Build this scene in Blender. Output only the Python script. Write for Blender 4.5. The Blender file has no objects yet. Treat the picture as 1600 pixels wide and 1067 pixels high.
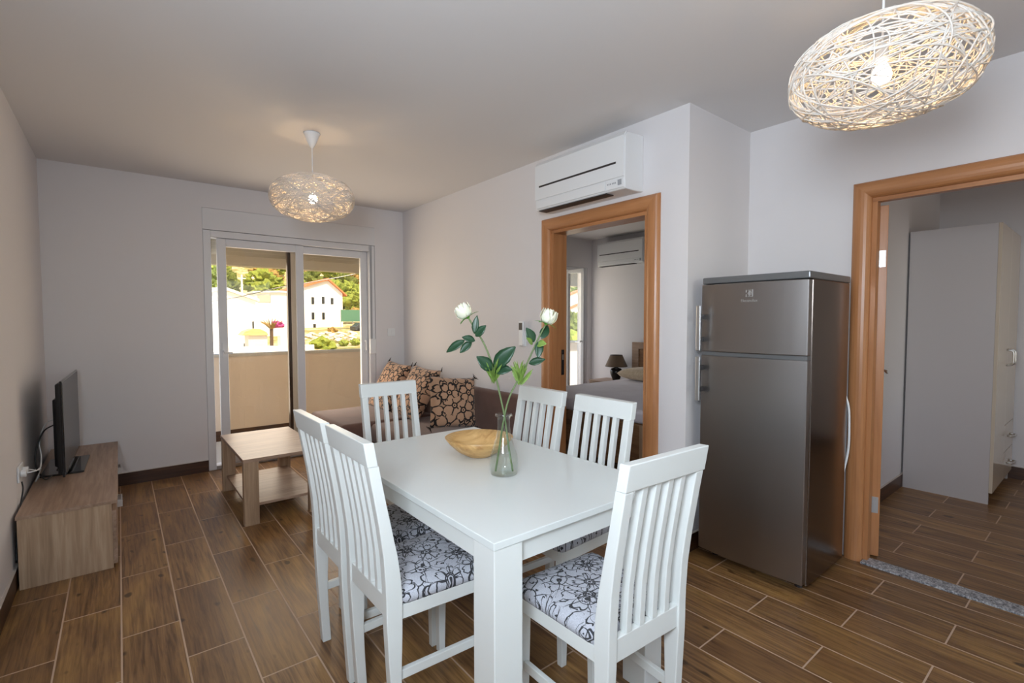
import bpy, bmesh, math, random
from mathutils import Vector, Matrix, noise
random.seed(7)
PI = math.pi
SC = bpy.context.scene
COL = SC.collection

# ------------------------------------------------------------------ camera
cam_d = bpy.data.cameras.new('camera')
cam_d.sensor_width = 36.0
cam_d.lens = 767.787 / 1600 * 36.0
cam_d.clip_start = 0.02
cam_d.clip_end = 1000
cam = bpy.data.objects.new('camera', cam_d)
COL.objects.link(cam)
R_ = Vector((0.78097765, -0.62455782, -0.00119642))
U_ = Vector((0.02753629, 0.03251883, 0.99909173))
B_ = R_.cross(U_)
cam.matrix_world = Matrix(((R_.x, U_.x, B_.x, 0.0), (R_.y, U_.y, B_.y, 0.0), (R_.z, U_.z, B_.z, 1.3392), (0, 0, 0, 1)))
SC.camera = cam

# ------------------------------------------------------------------ colour management, world, sun, daylight
SC.view_settings.view_transform = 'Standard'
SC.view_settings.look = 'None'
SC.view_settings.gamma = 1.0
SC.view_settings.use_curve_mapping = False
SC.view_settings.exposure = -0.45
SC.cycles.transparent_max_bounces = 32

world = bpy.data.worlds.new('sky')
SC.world = world
world.use_nodes = True
wn = world.node_tree
wn.nodes.clear()
sky = wn.nodes.new('ShaderNodeTexSky')
sky.sky_type = 'NISHITA'
sky.sun_disc = False
sky.sun_elevation = math.radians(50)
sky.sun_rotation = math.radians(220)
bg = wn.nodes.new('ShaderNodeBackground')
bg.inputs['Strength'].default_value = 0.55
wo = wn.nodes.new('ShaderNodeOutputWorld')
wn.links.new(sky.outputs[0], bg.inputs[0])
wn.links.new(bg.outputs[0], wo.inputs[0])


def lamp(name, kind, loc, energy, color, rot=(0, 0, 0), **kw):
    d = bpy.data.lights.new(name, kind)
    d.energy = energy
    d.color = color
    for k, v in kw.items():
        setattr(d, k, v)
    o = bpy.data.objects.new(name, d)
    o.location = loc
    o.rotation_euler = rot
    COL.objects.link(o)
    return o


lamp('sun', 'SUN', (10, -30, 40), 14.0, (1.0, 0.93, 0.82), (math.radians(34), 0, math.radians(17)), angle=0.01)
# rear fill light added behind the camera; its unseen window is assumed
# soft fill light added beside the camera; its left-wall window is added too
lamp('camera_side_fill', 'AREA', (-0.43, 0.0, 1.70), 84, (0.79, 0.89, 1.0), (0, math.radians(-110), math.radians(30)),
     shape='RECTANGLE', size=0.7, size_y=0.55)
lamp('rear_fill', 'AREA', (1.55, -2.62, 1.35), 11, (0.86, 0.93, 1.0), (math.radians(90), 0, 0),
     shape='RECTANGLE', size=2.6, size_y=1.9)
# daylight entering through the balcony and bedroom doors; hall light and its unseen window added
lamp('balcony_daylight', 'AREA', (1.38, 5.32, 1.15), 40, (1.0, 0.95, 0.90), (math.radians(-90), 0, 0),
     shape='RECTANGLE', size=1.3, size_y=1.5)
lamp('bedroom_daylight', 'AREA', (4.9, 5.3, 1.2), 16, (1.0, 0.92, 0.86), (math.radians(-90), 0, 0),
     shape='RECTANGLE', size=1.0, size_y=1.9)
lamp('hall_fill', 'AREA', (4.5, -1.45, 1.4), 9, (1.0, 0.92, 0.86), (math.radians(90), 0, 0),
     shape='RECTANGLE', size=1.2, size_y=1.2)

# ------------------------------------------------------------------ helpers


def lin(r, g, b):
    def f(c):
        c /= 255.0
        return c / 12.92 if c <= 0.04045 else ((c + 0.055) / 1.055) ** 2.4
    return (f(r), f(g), f(b), 1.0)


class X:
    """tiny expression builder on shader sockets"""

    def __init__(s, nt, sock):
        s.nt, s.s = nt, sock

    def _m(s, op, *a):
        n = s.nt.nodes.new('ShaderNodeMath')
        n.operation = op
        for i, v in enumerate((s,) + a):
            if isinstance(v, X):
                s.nt.links.new(v.s, n.inputs[i])
            else:
                n.inputs[i].default_value = v
        return X(s.nt, n.outputs[0])

    def __add__(s, o): return s._m('ADD', o)
    def __sub__(s, o): return s._m('SUBTRACT', o)
    def __mul__(s, o): return s._m('MULTIPLY', o)
    def __truediv__(s, o): return s._m('DIVIDE', o)
    def lt(s, o): return s._m('LESS_THAN', o)
    def gt(s, o): return s._m('GREATER_THAN', o)
    def mx(s, o): return s._m('MAXIMUM', o)
    def mn(s, o): return s._m('MINIMUM', o)
    def pw(s, o): return s._m('POWER', o)
    def u(s, op): return s._m(op)
    def mod(s, o): return s._m('FLOORED_MODULO', o)

    def rng(s, a, b, c, d):
        n = s.nt.nodes.new('ShaderNodeMapRange')
        s.nt.links.new(s.s, n.inputs[0])
        for i, v in enumerate((a, b, c, d)):
            n.inputs[i + 1].default_value = v
        return X(s.nt, n.outputs[0])


class Mat:
    def __init__(s, name, color=(0.8, 0.8, 0.8, 1), rough=0.5, metal=0.0, **kw):
        s.m = bpy.data.materials.new(name)
        s.m.use_nodes = True
        s.nt = s.m.node_tree
        s.b = s.nt.nodes['Principled BSDF']
        s.set('Base Color', color)
        s.set('Roughness', rough)
        s.set('Metallic', metal)
        for k, v in kw.items():
            s.set(k.replace('_', ' '), v)

    def set(s, k, v):
        if isinstance(v, X):
            s.nt.links.new(v.s, s.b.inputs[k])
        elif hasattr(v, 'is_output'):
            s.nt.links.new(v, s.b.inputs[k])
        else:
            s.b.inputs[k].default_value = v

    def coords(s, kind='Object'):
        return s.nt.nodes.new('ShaderNodeTexCoord').outputs[kind]

    def xyz(s, sock):
        n = s.nt.nodes.new('ShaderNodeSeparateXYZ')
        s.nt.links.new(sock, n.inputs[0])
        return [X(s.nt, o) for o in n.outputs]

    def vec(s, x, y, z):
        n = s.nt.nodes.new('ShaderNodeCombineXYZ')
        for i, v in enumerate((x, y, z)):
            if isinstance(v, X):
                s.nt.links.new(v.s, n.inputs[i])
            else:
                n.inputs[i].default_value = v
        return n.outputs[0]

    def noise(s, vec, scale, detail=3, rough=0.5, dist=0.0):
        n = s.nt.nodes.new('ShaderNodeTexNoise')
        s.nt.links.new(vec, n.inputs['Vector'])
        n.inputs['Scale'].default_value = scale
        n.inputs['Detail'].default_value = detail
        n.inputs['Roughness'].default_value = rough
        n.inputs['Distortion'].default_value = dist
        return X(s.nt, n.outputs['Fac'])

    def white(s, vec):
        n = s.nt.nodes.new('ShaderNodeTexWhiteNoise')
        s.nt.links.new(vec, n.inputs['Vector'])
        return X(s.nt, n.outputs['Value'])

    def mapping(s, vec, scale):
        n = s.nt.nodes.new('ShaderNodeMapping')
        s.nt.links.new(vec, n.inputs['Vector'])
        n.inputs['Scale'].default_value = scale
        return n.outputs[0]

    def ramp(s, fac, stops):
        n = s.nt.nodes.new('ShaderNodeValToRGB')
        s.nt.links.new(fac.s, n.inputs[0])
        e = n.color_ramp.elements
        while len(e) < len(stops):
            e.new(0.5)
        for i, (p, c) in enumerate(stops):
            e[i].position = p
            e[i].color = c
        return n.outputs[0]

    def mix(s, fac, a, b, mode='MIX'):
        n = s.nt.nodes.new('ShaderNodeMix')
        n.data_type = 'RGBA'
        n.blend_type = mode
        for i, v in ((0, fac), (6, a), (7, b)):
            if isinstance(v, X):
                s.nt.links.new(v.s, n.inputs[i])
            elif hasattr(v, 'is_output'):
                s.nt.links.new(v, n.inputs[i])
            else:
                n.inputs[i].default_value = v
        return n.outputs[2]

    def bump(s, h, strength=0.2, dist=0.01):
        n = s.nt.nodes.new('ShaderNodeBump')
        n.inputs['Strength'].default_value = strength
        n.inputs['Distance'].default_value = dist
        s.nt.links.new(h.s if isinstance(h, X) else h, n.inputs['Height'])
        s.nt.links.new(n.outputs[0], s.b.inputs['Normal'])


def thin_glass(name, tint, gloss_rough=0.02, ior=1.45):
    m = bpy.data.materials.new(name)
    m.use_nodes = True
    nt = m.node_tree
    nt.nodes.clear()
    t = nt.nodes.new('ShaderNodeBsdfTransparent')
    t.inputs[0].default_value = tint
    g = nt.nodes.new('ShaderNodeBsdfGlossy')
    g.inputs['Roughness'].default_value = gloss_rough
    fz = nt.nodes.new('ShaderNodeFresnel')
    ge = nt.nodes.new('ShaderNodeNewGeometry')
    eta = X(nt, ge.outputs['Backfacing']) * (1 / ior - ior) + ior
    nt.links.new(eta.s, fz.inputs[0])
    mx = nt.nodes.new('ShaderNodeMixShader')
    o = nt.nodes.new('ShaderNodeOutputMaterial')
    nt.links.new(fz.outputs[0], mx.inputs[0])
    nt.links.new(t.outputs[0], mx.inputs[1])
    nt.links.new(g.outputs[0], mx.inputs[2])
    nt.links.new(mx.outputs[0], o.inputs[0])
    return m


# ------------------------------------------------------------------ materials


def plaster(name, col, b=0.06):
    m = Mat(name, col, 0.85)
    n = m.noise(m.coords(), 90, 3)
    m.bump(n, b, 0.004)
    return m.m


def tile_floor(name, x0, w, y0, l):
    m = Mat(name)
    c = m.coords()
    x, y, z = m.xyz(c)
    u = (x - x0) / w
    cu = u.u('FLOOR')
    v = (y - y0) / l + cu.mod(2.0) * 0.5
    cv = v.u('FLOOR')
    fu, fv = u - cu, v - cv
    gu = fu.mn((fu * -1.0) + 1.0) * w
    gv = fv.mn((fv * -1.0) + 1.0) * l
    d = gu.mn(gv)
    grout = d.rng(0.0025, 0.0036, 1.0, 0.0)
    rnd = m.white(m.vec(cu, cv, 0.0))
    rnd2 = m.white(m.vec(cu, cv, 7.3))
    pv = m.vec(x + rnd * 13.0, y + rnd2 * 17.0, rnd * 5.0)
    grain = m.noise(m.mapping(pv, (75, 3.5, 1)), 1.0, 4, 0.62, 0.5)
    broad = m.noise(m.mapping(pv, (7, 1.6, 1)), 1.0, 3, 0.5, 1.2)
    k = m.noise(m.mapping(pv, (17, 9, 1)), 1.0, 1, 0.4)
    knots = k.rng(0.71, 0.78, 0.0, 1.0)
    base = m.ramp(broad, [(0.32, lin(98, 68, 40)), (0.48, lin(132, 96, 56)), (0.66, lin(184, 142, 80))])
    g2 = m.ramp(grain, [(0.35, lin(74, 48, 29)), (0.5, lin(138, 102, 66)), (0.64, lin(172, 132, 86))])
    colr = m.mix(0.55, base, g2)
    colr = m.mix(rnd.rng(0, 1, 0.0, 0.38), colr, lin(92, 60, 38))
    colr = m.mix(knots * 0.75, colr, lin(40, 24, 14))
    colr = m.mix(grout, colr, lin(196, 168, 144))
    m.set('Base Color', colr)
    m.set('Roughness', grain.rng(0.2, 0.8, 0.30, 0.42) + grout * 0.3)
    m.set('Specular IOR Level', 0.45)
    m.bump(grain * 0.25 - grout * 1.0, 0.25, 0.003)
    return m.m


def wood(name, dark, mid, light, axis='y', scale=1.0, rough=0.45, contrast=(0.3, 0.5, 0.7)):
    m = Mat(name, rough=rough)
    sc = {'x': (3, 55, 55), 'y': (55, 3, 55), 'z': (55, 55, 3)}[axis]
    sb = {'x': (1.2, 9, 9), 'y': (9, 1.2, 9), 'z': (9, 9, 1.2)}[axis]
    c = m.coords()
    g = m.noise(m.mapping(c, tuple(v * scale for v in sc)), 1.0, 5, 0.6, 0.5)
    b = m.noise(m.mapping(c, tuple(v * scale for v in sb)), 1.0, 2, 0.5, 1.5)
    f = g * 0.6 + b * 0.4
    m.set('Base Color', m.ramp(f, [(contrast[0], dark), (contrast[1], mid), (contrast[2], light)]))
    m.bump(g, 0.08, 0.002)
    return m.m


def fabric(name, c1, c2, scale=400):
    m = Mat(name, rough=0.95)
    c = m.coords()
    n = m.noise(c, scale, 2)
    b = m.noise(c, 5, 3)
    m.set('Base Color', m.ramp(n * 0.6 + b * 0.4, [(0.3, c1), (0.7, c2)]))
    m.set('Sheen Weight', 0.25)
    m.bump(n, 0.25, 0.002)
    return m.m


def flower_lines(m, vec, scale, rand, petals, line, seed, ring=0.2, size=0.52, centre=True):
    """outline drawing of jittered flowers; returns 0/1 socket"""
    n = m.nt.nodes.new('ShaderNodeTexVoronoi')
    n.voronoi_dimensions = '2D'
    n.inputs['Scale'].default_value = scale
    n.inputs['Randomness'].default_value = rand
    sx, sy, sz = m.xyz(vec)
    v2 = m.vec(sx + seed, sy + seed * 0.37, 0.0)
    m.nt.links.new(v2, n.inputs['Vector'])
    px, py, pz = m.xyz(n.outputs['Position'])
    dx = (sx + seed - px) * scale
    dy = (sy + seed * 0.37 - py) * scale
    r = (dx * dx + dy * dy).u('SQRT')
    cr = m.xyz(n.outputs['Color'])
    th = dy._m('ARCTAN2', dx) + cr[0] * 6.28
    c = (th * (petals / 2.0)).u('COSINE').u('ABSOLUTE')
    notch = c.pw(24.0)
    rad = (c.pw(0.45) * 0.62 + 0.38 - notch * 0.13) * size * (cr[1] * 0.35 + 0.8)
    e1 = (r - rad).u('ABSOLUTE').lt(line * scale)
    inside = r.lt(rad)
    div = (r * c * (2.0 / petals)).lt(line * scale * 0.62) * inside * r.gt(ring * size * 0.8)
    out = e1.mx(div)
    if centre:
        rc = (r - ring * size).u('ABSOLUTE').lt(line * scale * 0.7)
        dot = r.lt(ring * size * 0.3)
        out = out.mx(rc * inside).mx(dot)
    return out, inside


def cushion_mat():
    m = Mat('flower_velvet', rough=0.9)
    c = m.coords()
    wob = m.noise(c, 14, 2)
    x, y, z = m.xyz(c)
    v = m.vec(x + wob * 0.02, y + wob * 0.02, 0.0)
    a, ia = flower_lines(m, v, 5.4, 0.62, 5, 0.0088, 0.31, ring=0.19, size=0.60)
    b, ib = flower_lines(m, v, 6.0, 0.75, 5, 0.0074, 5.17, ring=0.2, size=0.66)
    inv = (ia * -1.0) + 1.0
    lines = a.mx(b * inv)
    colr = m.mix(ia, lin(176, 140, 112), lin(190, 150, 120))
    m.set('Base Color', m.mix(lines, colr, lin(26, 16, 14)))
    m.set('Sheen Weight', 0.2)
    return m.m


def seat_mat():
    m = Mat('line_flower_fabric', rough=0.95)
    c = m.coords()
    wob = m.noise(c, 9, 2)
    x, y, z = m.xyz(c)
    v = m.vec(x + wob * 0.05, y - wob * 0.05, 0.0)
    a, ia = flower_lines(m, v, 7.0, 0.8, 7, 0.0030, 1.7, ring=0.16, size=0.72)
    b, ib = flower_lines(m, v, 9.0, 0.95, 5, 0.0027, 3.3, ring=0.22, size=0.74)
    d, idd = flower_lines(m, v, 7.0, 0.8, 9, 0.0026, 1.7, ring=0.2, size=0.38)
    inv = (ia * -1.0) + 1.0
    e, ie = flower_lines(m, v, 6.0, 1.0, 6, 0.0024, 8.1, ring=0.2, size=0.8)
    lines = a.mx(b * inv).mx(d).mx(e)
    weave = m.noise(c, 500, 2)
    base = m.ramp(weave, [(0.3, lin(176, 178, 188)), (0.7, lin(214, 217, 226))])
    m.set('Base Color', m.mix(lines * 0.93, base, lin(22, 22, 26)))
    m.bump(weave, 0.3, 0.002)
    return m.m


def granite():
    m = Mat('granite', rough=0.35)
    c = m.coords()
    n = m.noise(c, 130, 2, 0.7)
    n2 = m.noise(c, 45, 2, 0.6)
    m.set('Base Color', m.ramp(n * 0.65 + n2 * 0.35, [(0.34, lin(52, 52, 56)), (0.48, lin(140, 140, 144)), (0.62, lin(205, 205, 206))]))
    return m.m


def steel(name, col, rough, stretch=(2, 2, 300), metal=1.0):
    m = Mat(name, col, rough, metal)
    c = m.coords()
    n = m.noise(m.mapping(c, stretch), 1.0, 3)
    m.set('Roughness', n.rng(0.3, 0.7, rough - 0.015, rough + 0.02))
    return m.m


M = {}
M['wall'] = plaster('wall_paint', (0.755, 0.73, 0.735, 1))
M['ceiling'] = plaster('ceiling_paint', (0.75, 0.73, 0.725, 1), 0.03)
M['floor'] = tile_floor('wood_look_tile', -0.027, 0.2047, 3.85, 0.6225)
M['hall_floor'] = tile_floor('hall_wood_look_tile', 3.25, 0.2045, 0.495, 0.61)
M['skirting'] = wood('dark_tile_skirting', lin(46, 28, 18), lin(74, 46, 28), lin(98, 64, 38), 'x', 0.8, 0.4)
M['skirting_y'] = wood('dark_tile_skirting_along', lin(46, 28, 18), lin(74, 46, 28), lin(98, 64, 38), 'y', 0.8, 0.4)
M['grout'] = Mat('pale_grout', lin(200, 190, 180), 0.8).m
M['beech'] = wood('beech_veneer_upright', lin(150, 98, 60), lin(178, 122, 78), lin(194, 140, 96), 'z', 0.6, 0.33, (0.25, 0.5, 0.75))
M['beech_y'] = wood('beech_veneer_across', lin(150, 98, 60), lin(178, 122, 78), lin(194, 140, 96), 'y', 0.6, 0.33, (0.25, 0.5, 0.75))
M['oak_y'] = wood('oak_laminate_long', lin(124, 99, 80), lin(160, 132, 110), lin(184, 158, 138), 'y', 0.9, 0.4)
M['oak_x'] = wood('oak_laminate_cross', lin(124, 99, 80), lin(160, 132, 110), lin(184, 158, 138), 'x', 0.9, 0.4)
M['oak_z'] = wood('oak_laminate_upright', lin(140, 112, 86), lin(176, 148, 120), lin(200, 174, 146), 'z', 0.9, 0.4)  # uprights coloured lighter than the tops to offset weak light on them
M['oak_front_lit'] = wood('oak_laminate_front_lit', lin(150, 124, 98), lin(184, 156, 128), lin(208, 184, 156), 'z', 0.9, 0.4)  # same oak, brightened in colour because the near face gets less light
M['pvc'] = Mat('white_plastic_frame', (0.74, 0.74, 0.76, 1), 0.35).m
M['white'] = Mat('white_lacquer', (0.80, 0.825, 0.80, 1), 0.32).m
M['table_white'] = Mat('white_table_laminate', (0.775, 0.815, 0.80, 1), 0.22).m
M['plastic'] = Mat('white_plastic', (0.80, 0.81, 0.82, 1), 0.35).m
M['grey_plastic'] = Mat('grey_plastic', (0.35, 0.36, 0.38, 1), 0.4).m
M['black'] = Mat('black_plastic', (0.012, 0.012, 0.013, 1), 0.35).m
M['gloss_black'] = Mat('gloss_black', (0.01, 0.01, 0.012, 1), 0.06).m
M['screen'] = Mat('tv_screen', (0.03, 0.03, 0.034, 1), 0.28, Specular_IOR_Level=0.5).m
M['chrome'] = Mat('brushed_nickel', (0.65, 0.64, 0.62, 1), 0.28, 1.0).m
M['silver'] = Mat('silver_handle', (0.55, 0.56, 0.57, 1), 0.35, 0.9).m
M['steel'] = steel('stainless_steel', (0.35, 0.335, 0.33, 1), 0.32, (60, 60, 2))
M['steel_side'] = steel('dark_silver_side', (0.20, 0.17, 0.15, 1), 0.2, (2, 300, 2))
M['steel_top'] = steel('grey_fridge_top', (0.22, 0.23, 0.24, 1), 0.35, metal=0.6)
M['gasket'] = Mat('dark_gasket', (0.03, 0.025, 0.025, 1), 0.5).m
M['brown_fabric'] = fabric('brown_microfibre', lin(80, 56, 48), lin(118, 86, 74))
M['flower_cushion'] = cushion_mat()
M['tassel'] = Mat('black_tassel', lin(28, 18, 16), 0.9).m
M['seat'] = seat_mat()
M['granite'] = granite()
M['glass'] = thin_glass('window_glass', (0.93, 0.87, 0.78, 1))
M['glass_clear'] = thin_glass('clear_window_glass', (0.95, 0.96, 0.95, 1))
M['vase_glass'] = thin_glass('vase_glass', (0.95, 0.97, 0.96, 1), 0.02, 1.5)
M['dark_frame'] = Mat('dark_brown_sash', lin(48, 30, 22), 0.5).m
M['bamboo'] = wood('pale_bamboo', lin(168, 120, 66), lin(212, 170, 110), lin(232, 196, 138), 'x', 0.7, 0.4)
def rattan():
    m = Mat('whitewashed_rattan', lin(240, 236, 230), 0.7)
    t = m.nt.nodes.new('ShaderNodeBsdfTranslucent')
    t.inputs[0].default_value = lin(252, 236, 214)
    mx = m.nt.nodes.new('ShaderNodeMixShader')
    mx.inputs[0].default_value = 0.22
    m.nt.links.new(m.b.outputs[0], mx.inputs[1])
    m.nt.links.new(t.outputs[0], mx.inputs[2])
    m.nt.links.new(mx.outputs[0], m.nt.nodes['Material Output'].inputs[0])
    return m.m


M['rattan'] = rattan()
M['bulb'] = Mat('lit_bulb', (1, 0.9, 0.7, 1), 0.4, Emission_Color=(1, 0.68, 0.36, 1), Emission_Strength=130.0).m
M['leaf'] = Mat('dark_rose_leaf', lin(30, 66, 40), 0.38).m
M['bract'] = Mat('pale_green_bract', lin(122, 150, 70), 0.5).m
M['sepal'] = Mat('bright_sepal', lin(74, 138, 38), 0.5).m
M['stem'] = Mat('rose_stem', lin(104, 122, 78), 0.5).m
M['petal'] = Mat('cream_petal', lin(244, 240, 214), 0.6, Subsurface_Weight=0.15).m
M['linen'] = fabric('white_linen', lin(214, 206, 212), lin(236, 230, 236), 300)
M['pillow'] = fabric('cream_pillow', lin(196, 172, 140), lin(222, 202, 172), 40)
M['bed_wood'] = wood('bed_oak', lin(96, 66, 42), lin(134, 98, 66), lin(160, 124, 90), 'y', 0.8, 0.45)
M['shade'] = fabric('taupe_lampshade', lin(96, 78, 60), lin(124, 104, 84))
M['ceramic'] = Mat('black_ceramic', (0.012, 0.012, 0.012, 1), 0.2).m
M['wardrobe'] = Mat('pale_grey_laminate', lin(196, 190, 188), 0.45).m
M['wardrobe_front'] = Mat('cream_gloss_front', lin(206, 192, 172), 0.15).m
M['parapet'] = plaster('tan_render', lin(238, 218, 196), 0.3)
M['house_white'] = plaster('white_render', (0.82, 0.81, 0.78, 1))
M['roof'] = Mat('terracotta_roof', lin(206, 122, 78), 0.8).m
M['dark_opening'] = Mat('dark_window_pane', (0.03, 0.032, 0.035, 1), 0.2).m
M['shutter'] = Mat('grey_beige_slats', lin(170, 164, 150), 0.5).m
M['fence_green'] = Mat('green_screen_cloth', lin(82, 124, 98), 0.8).m
M['asphalt'] = Mat('dark_car_paint', (0.05, 0.055, 0.06, 1), 0.3).m
M['magenta'] = Mat('magenta_bracts', lin(170, 60, 120), 0.7).m


def hill_mat():
    m = Mat('dry_hillside', rough=0.95)
    c = m.coords()
    n = m.noise(c, 0.22, 5, 0.65)
    n2 = m.noise(c, 1.3, 4, 0.6)
    m.set('Base Color', m.ramp(n * 0.55 + n2 * 0.45, [(0.32, lin(92, 104, 46)), (0.46, lin(150, 140, 82)), (0.56, lin(206, 186, 146)), (0.68, lin(232, 222, 200))]))
    return m.m


def crown_mat(name, a, b):
    m = Mat(name, rough=0.9)
    n = m.noise(m.coords(), 2.2, 4, 0.7)
    m.set('Base Color', m.ramp(n, [(0.3, a), (0.7, b)]))
    return m.m


M['hill'] = hill_mat()
M['rock'] = plaster('pale_rock', lin(226, 216, 198), 0.6)
M['crown_a'] = crown_mat('pine_crown', lin(58, 74, 26), lin(118, 124, 50))
M['crown_b'] = crown_mat('broadleaf_crown', lin(84, 104, 30), lin(152, 158, 62))
M['crown_c'] = crown_mat('autumn_crown', lin(120, 96, 44), lin(172, 140, 76))
M['bark'] = Mat('bark', lin(92, 72, 54), 0.9).m
M['concrete'] = plaster('pale_concrete', lin(206, 198, 186))

# ------------------------------------------------------------------ mesh helpers


def tag(o, label=None, cat=None, group=None, kind=None):
    if label:
        o['label'] = label
    if cat:
        o['category'] = cat
    if group:
        o['group'] = group
    if kind:
        o['kind'] = kind
    return o


def empty(name, loc=(0, 0, 0), rz=0.0, label=None, cat=None, group=None, kind=None):
    o = bpy.data.objects.new(name, None)
    o.location = loc
    o.rotation_euler = (0, 0, rz)
    o.empty_display_size = 0.05
    COL.objects.link(o)
    return tag(o, label, cat, group, kind)


def copy_tree(o, parent=None):
    c = o.copy()
    COL.objects.link(c)
    c.parent = parent
    for ch in [k for k in SC.objects if k.parent == o]:
        copy_tree(ch, c)
    return c


class MB:
    def __init__(s):
        s.bm = bmesh.new()

    def box(s, x0, x1, y0, y1, z0, z1):
        v = [s.bm.verts.new(p) for p in ((x0, y0, z0), (x1, y0, z0), (x1, y1, z0), (x0, y1, z0),
                                         (x0, y0, z1), (x1, y0, z1), (x1, y1, z1), (x0, y1, z1))]
        for f in ((3, 2, 1, 0), (4, 5, 6, 7), (0, 1, 5, 4), (1, 2, 6, 5), (2, 3, 7, 6), (3, 0, 4, 7)):
            s.bm.faces.new([v[i] for i in f])
        return s

    def loft(s, rings, caps=True, closed=True):
        rs = [[s.bm.verts.new(p) for p in r] for r in rings]
        n = len(rs[0])
        for a, b in zip(rs, rs[1:]):
            for i in range(n if closed else n - 1):
                j = (i + 1) % n
                s.bm.faces.new((a[i], a[j], b[j], b[i]))
        if caps and closed:
            s.bm.faces.new(list(reversed(rs[0])))
            s.bm.faces.new(rs[-1])
        return s

    def lathe(s, prof, cx=0, cy=0, n=32, caps=False):
        rings = [[(cx + r * math.cos(2 * PI * i / n), cy + r * math.sin(2 * PI * i / n), z) for i in range(n)] for r, z in prof]
        return s.loft(rings, caps)

    def tube(s, pts, r, n=8, caps=True):
        pts = [Vector(p) for p in pts]
        rr = r if isinstance(r, (list, tuple)) else [r] * len(pts)
        rings = []
        up = None
        for i, p in enumerate(pts):
            d = (pts[min(i + 1, len(pts) - 1)] - pts[max(i - 1, 0)]).normalized()
            if up is None:
                up = Vector((0, 0, 1)) if abs(d.z) < 0.9 else Vector((1, 0, 0))
            a = d.cross(up)
            a = a.normalized() if a.length > 1e-6 else Vector((1, 0, 0))
            b = a.cross(d).normalized()
            up = b
            rings.append([p + a * (math.cos(2 * PI * k / n) * rr[i]) + b * (math.sin(2 * PI * k / n) * rr[i]) for k in range(n)])
        return s.loft(rings, caps)

    def prism(s, poly, axis, a, b):
        """polygon of 2-tuples extruded along an axis"""
        def p3(q, t):
            return {'x': (t, q[0], q[1]), 'y': (q[0], t, q[1]), 'z': (q[0], q[1], t)}[axis]
        return s.loft([[p3(q, a) for q in poly], [p3(q, b) for q in poly]])

    def build(s, name, mat, parent=None, bevel=0.0, smooth=False, seg=2, sub=0, **t):
        bmesh.ops.recalc_face_normals(s.bm, faces=s.bm.faces[:])
        me = bpy.data.meshes.new(name)
        s.bm.to_mesh(me)
        s.bm.free()
        if smooth:
            for p in me.polygons:
                p.use_smooth = True
        me.materials.append(mat)
        o = bpy.data.objects.new(name, me)
        COL.objects.link(o)
        if parent:
            o.parent = parent
        if bevel:
            md = o.modifiers.new('bevel', 'BEVEL')
            md.width = bevel
            md.segments = seg
            md.limit_method = 'ANGLE'
            md.angle_limit = math.radians(40)
        if sub:
            md = o.modifiers.new('sub', 'SUBSURF')
            md.levels = sub
            md.render_levels = sub
        return tag(o, **t)


def catmull(pts, n=8):
    pts = [Vector(p) for p in pts]
    P = [pts[0] * 2 - pts[1]] + pts + [pts[-1] * 2 - pts[-2]]
    out = []
    for i in range(1, len(P) - 2):
        for k in range(n):
            t = k / n
            a, b, c, d = P[i - 1], P[i], P[i + 1], P[i + 2]
            out.append(0.5 * ((2 * b) + (c - a) * t + (2 * a - 5 * b + 4 * c - d) * t * t + (3 * b - a - 3 * c + d) * t ** 3))
    out.append(pts[-1])
    return out


def curve_mesh(name, cu):
    t = bpy.data.objects.new('tmp_curve', cu)
    COL.objects.link(t)
    bpy.context.view_layer.update()
    me = bpy.data.meshes.new_from_object(t.evaluated_get(bpy.context.evaluated_depsgraph_get()))
    bpy.data.objects.remove(t)
    me.name = name
    o = bpy.data.objects.new(name, me)
    COL.objects.link(o)
    return o


ST = dict(kind='structure')
H = 2.541
XL, YF, XR, YJ, XH = -0.442, 5.07, 2.499, 1.547, 3.197
YB = -2.55           # rear wall behind the camera
XB = 5.6             # bedroom's far right wall

# ------------------------------------------------------------------ room shell
MB().box(XL - 0.2, XH + 0.03, YB - 0.2, YF + 0.2, -0.15, 0.0).build('floor', M['floor'], **ST)
MB().box(XH + 0.031, 6.1, -1.6, 1.25, -0.15, 0.0).build('floor_hall', M['hall_floor'], **ST)
MB().box(XH + 0.031, 6.0, 1.251, YF + 0.2, -0.15, 0.0).build('floor_bedroom', M['floor'], **ST)
MB().box(XL - 0.3, 6.3, YB - 0.4, YF + 0.2, H, H + 0.2).build('ceiling', M['ceiling'], **ST)
w = MB()
w.box(XL - 0.2, XL, 0.40, YF, 0, H).box(XL - 0.2, XL, YB - 0.2, -0.40, 0, H)
w.box(XL - 0.2, XL, -0.40, 0.40, 0, 1.22).box(XL - 0.2, XL, -0.40, 0.40, 2.20, H)  # opening added for the fill light beside the camera
w.build('wall_left', M['wall'], **ST)
wf = MB()                                       # far wall: living room and bedroom share it
OX0, OX1, OZ = 0.592, 2.168, 2.332
BX0, BX1, BZ = 4.35, 5.50, 2.12
wf.box(XL - 0.2, OX0, YF, YF + 0.2, 0, H).box(OX1, BX0, YF, YF + 0.2, 0, H)
wf.box(OX0, OX1, YF, YF + 0.2, OZ, H).box(BX0, BX1, YF, YF + 0.2, BZ, H).box(BX1, 6.0, YF, YF + 0.2, 0, H)
wf.build('wall_far', M['wall'], **ST)
D1a, D1b, D1z = 1.817, 2.662, 1.997             # bedroom doorway in the right wall
WT = 0.125
w = MB()
w.box(XR, XR + WT, YJ, D1a, 0, H).box(XR, XR + WT, D1b, YF, 0, H).box(XR, XR + WT, D1a, D1b, D1z, H)
w.build('wall_right', M['wall'], **ST)
MB().box(XR + WT, 6.0, YJ, YJ + 0.1, 0, H).build('wall_return', M['wall'], **ST)
D2a, D2b, D2z = 0.06, 0.877, 1.997              # hall doorway beside the fridge
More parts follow.
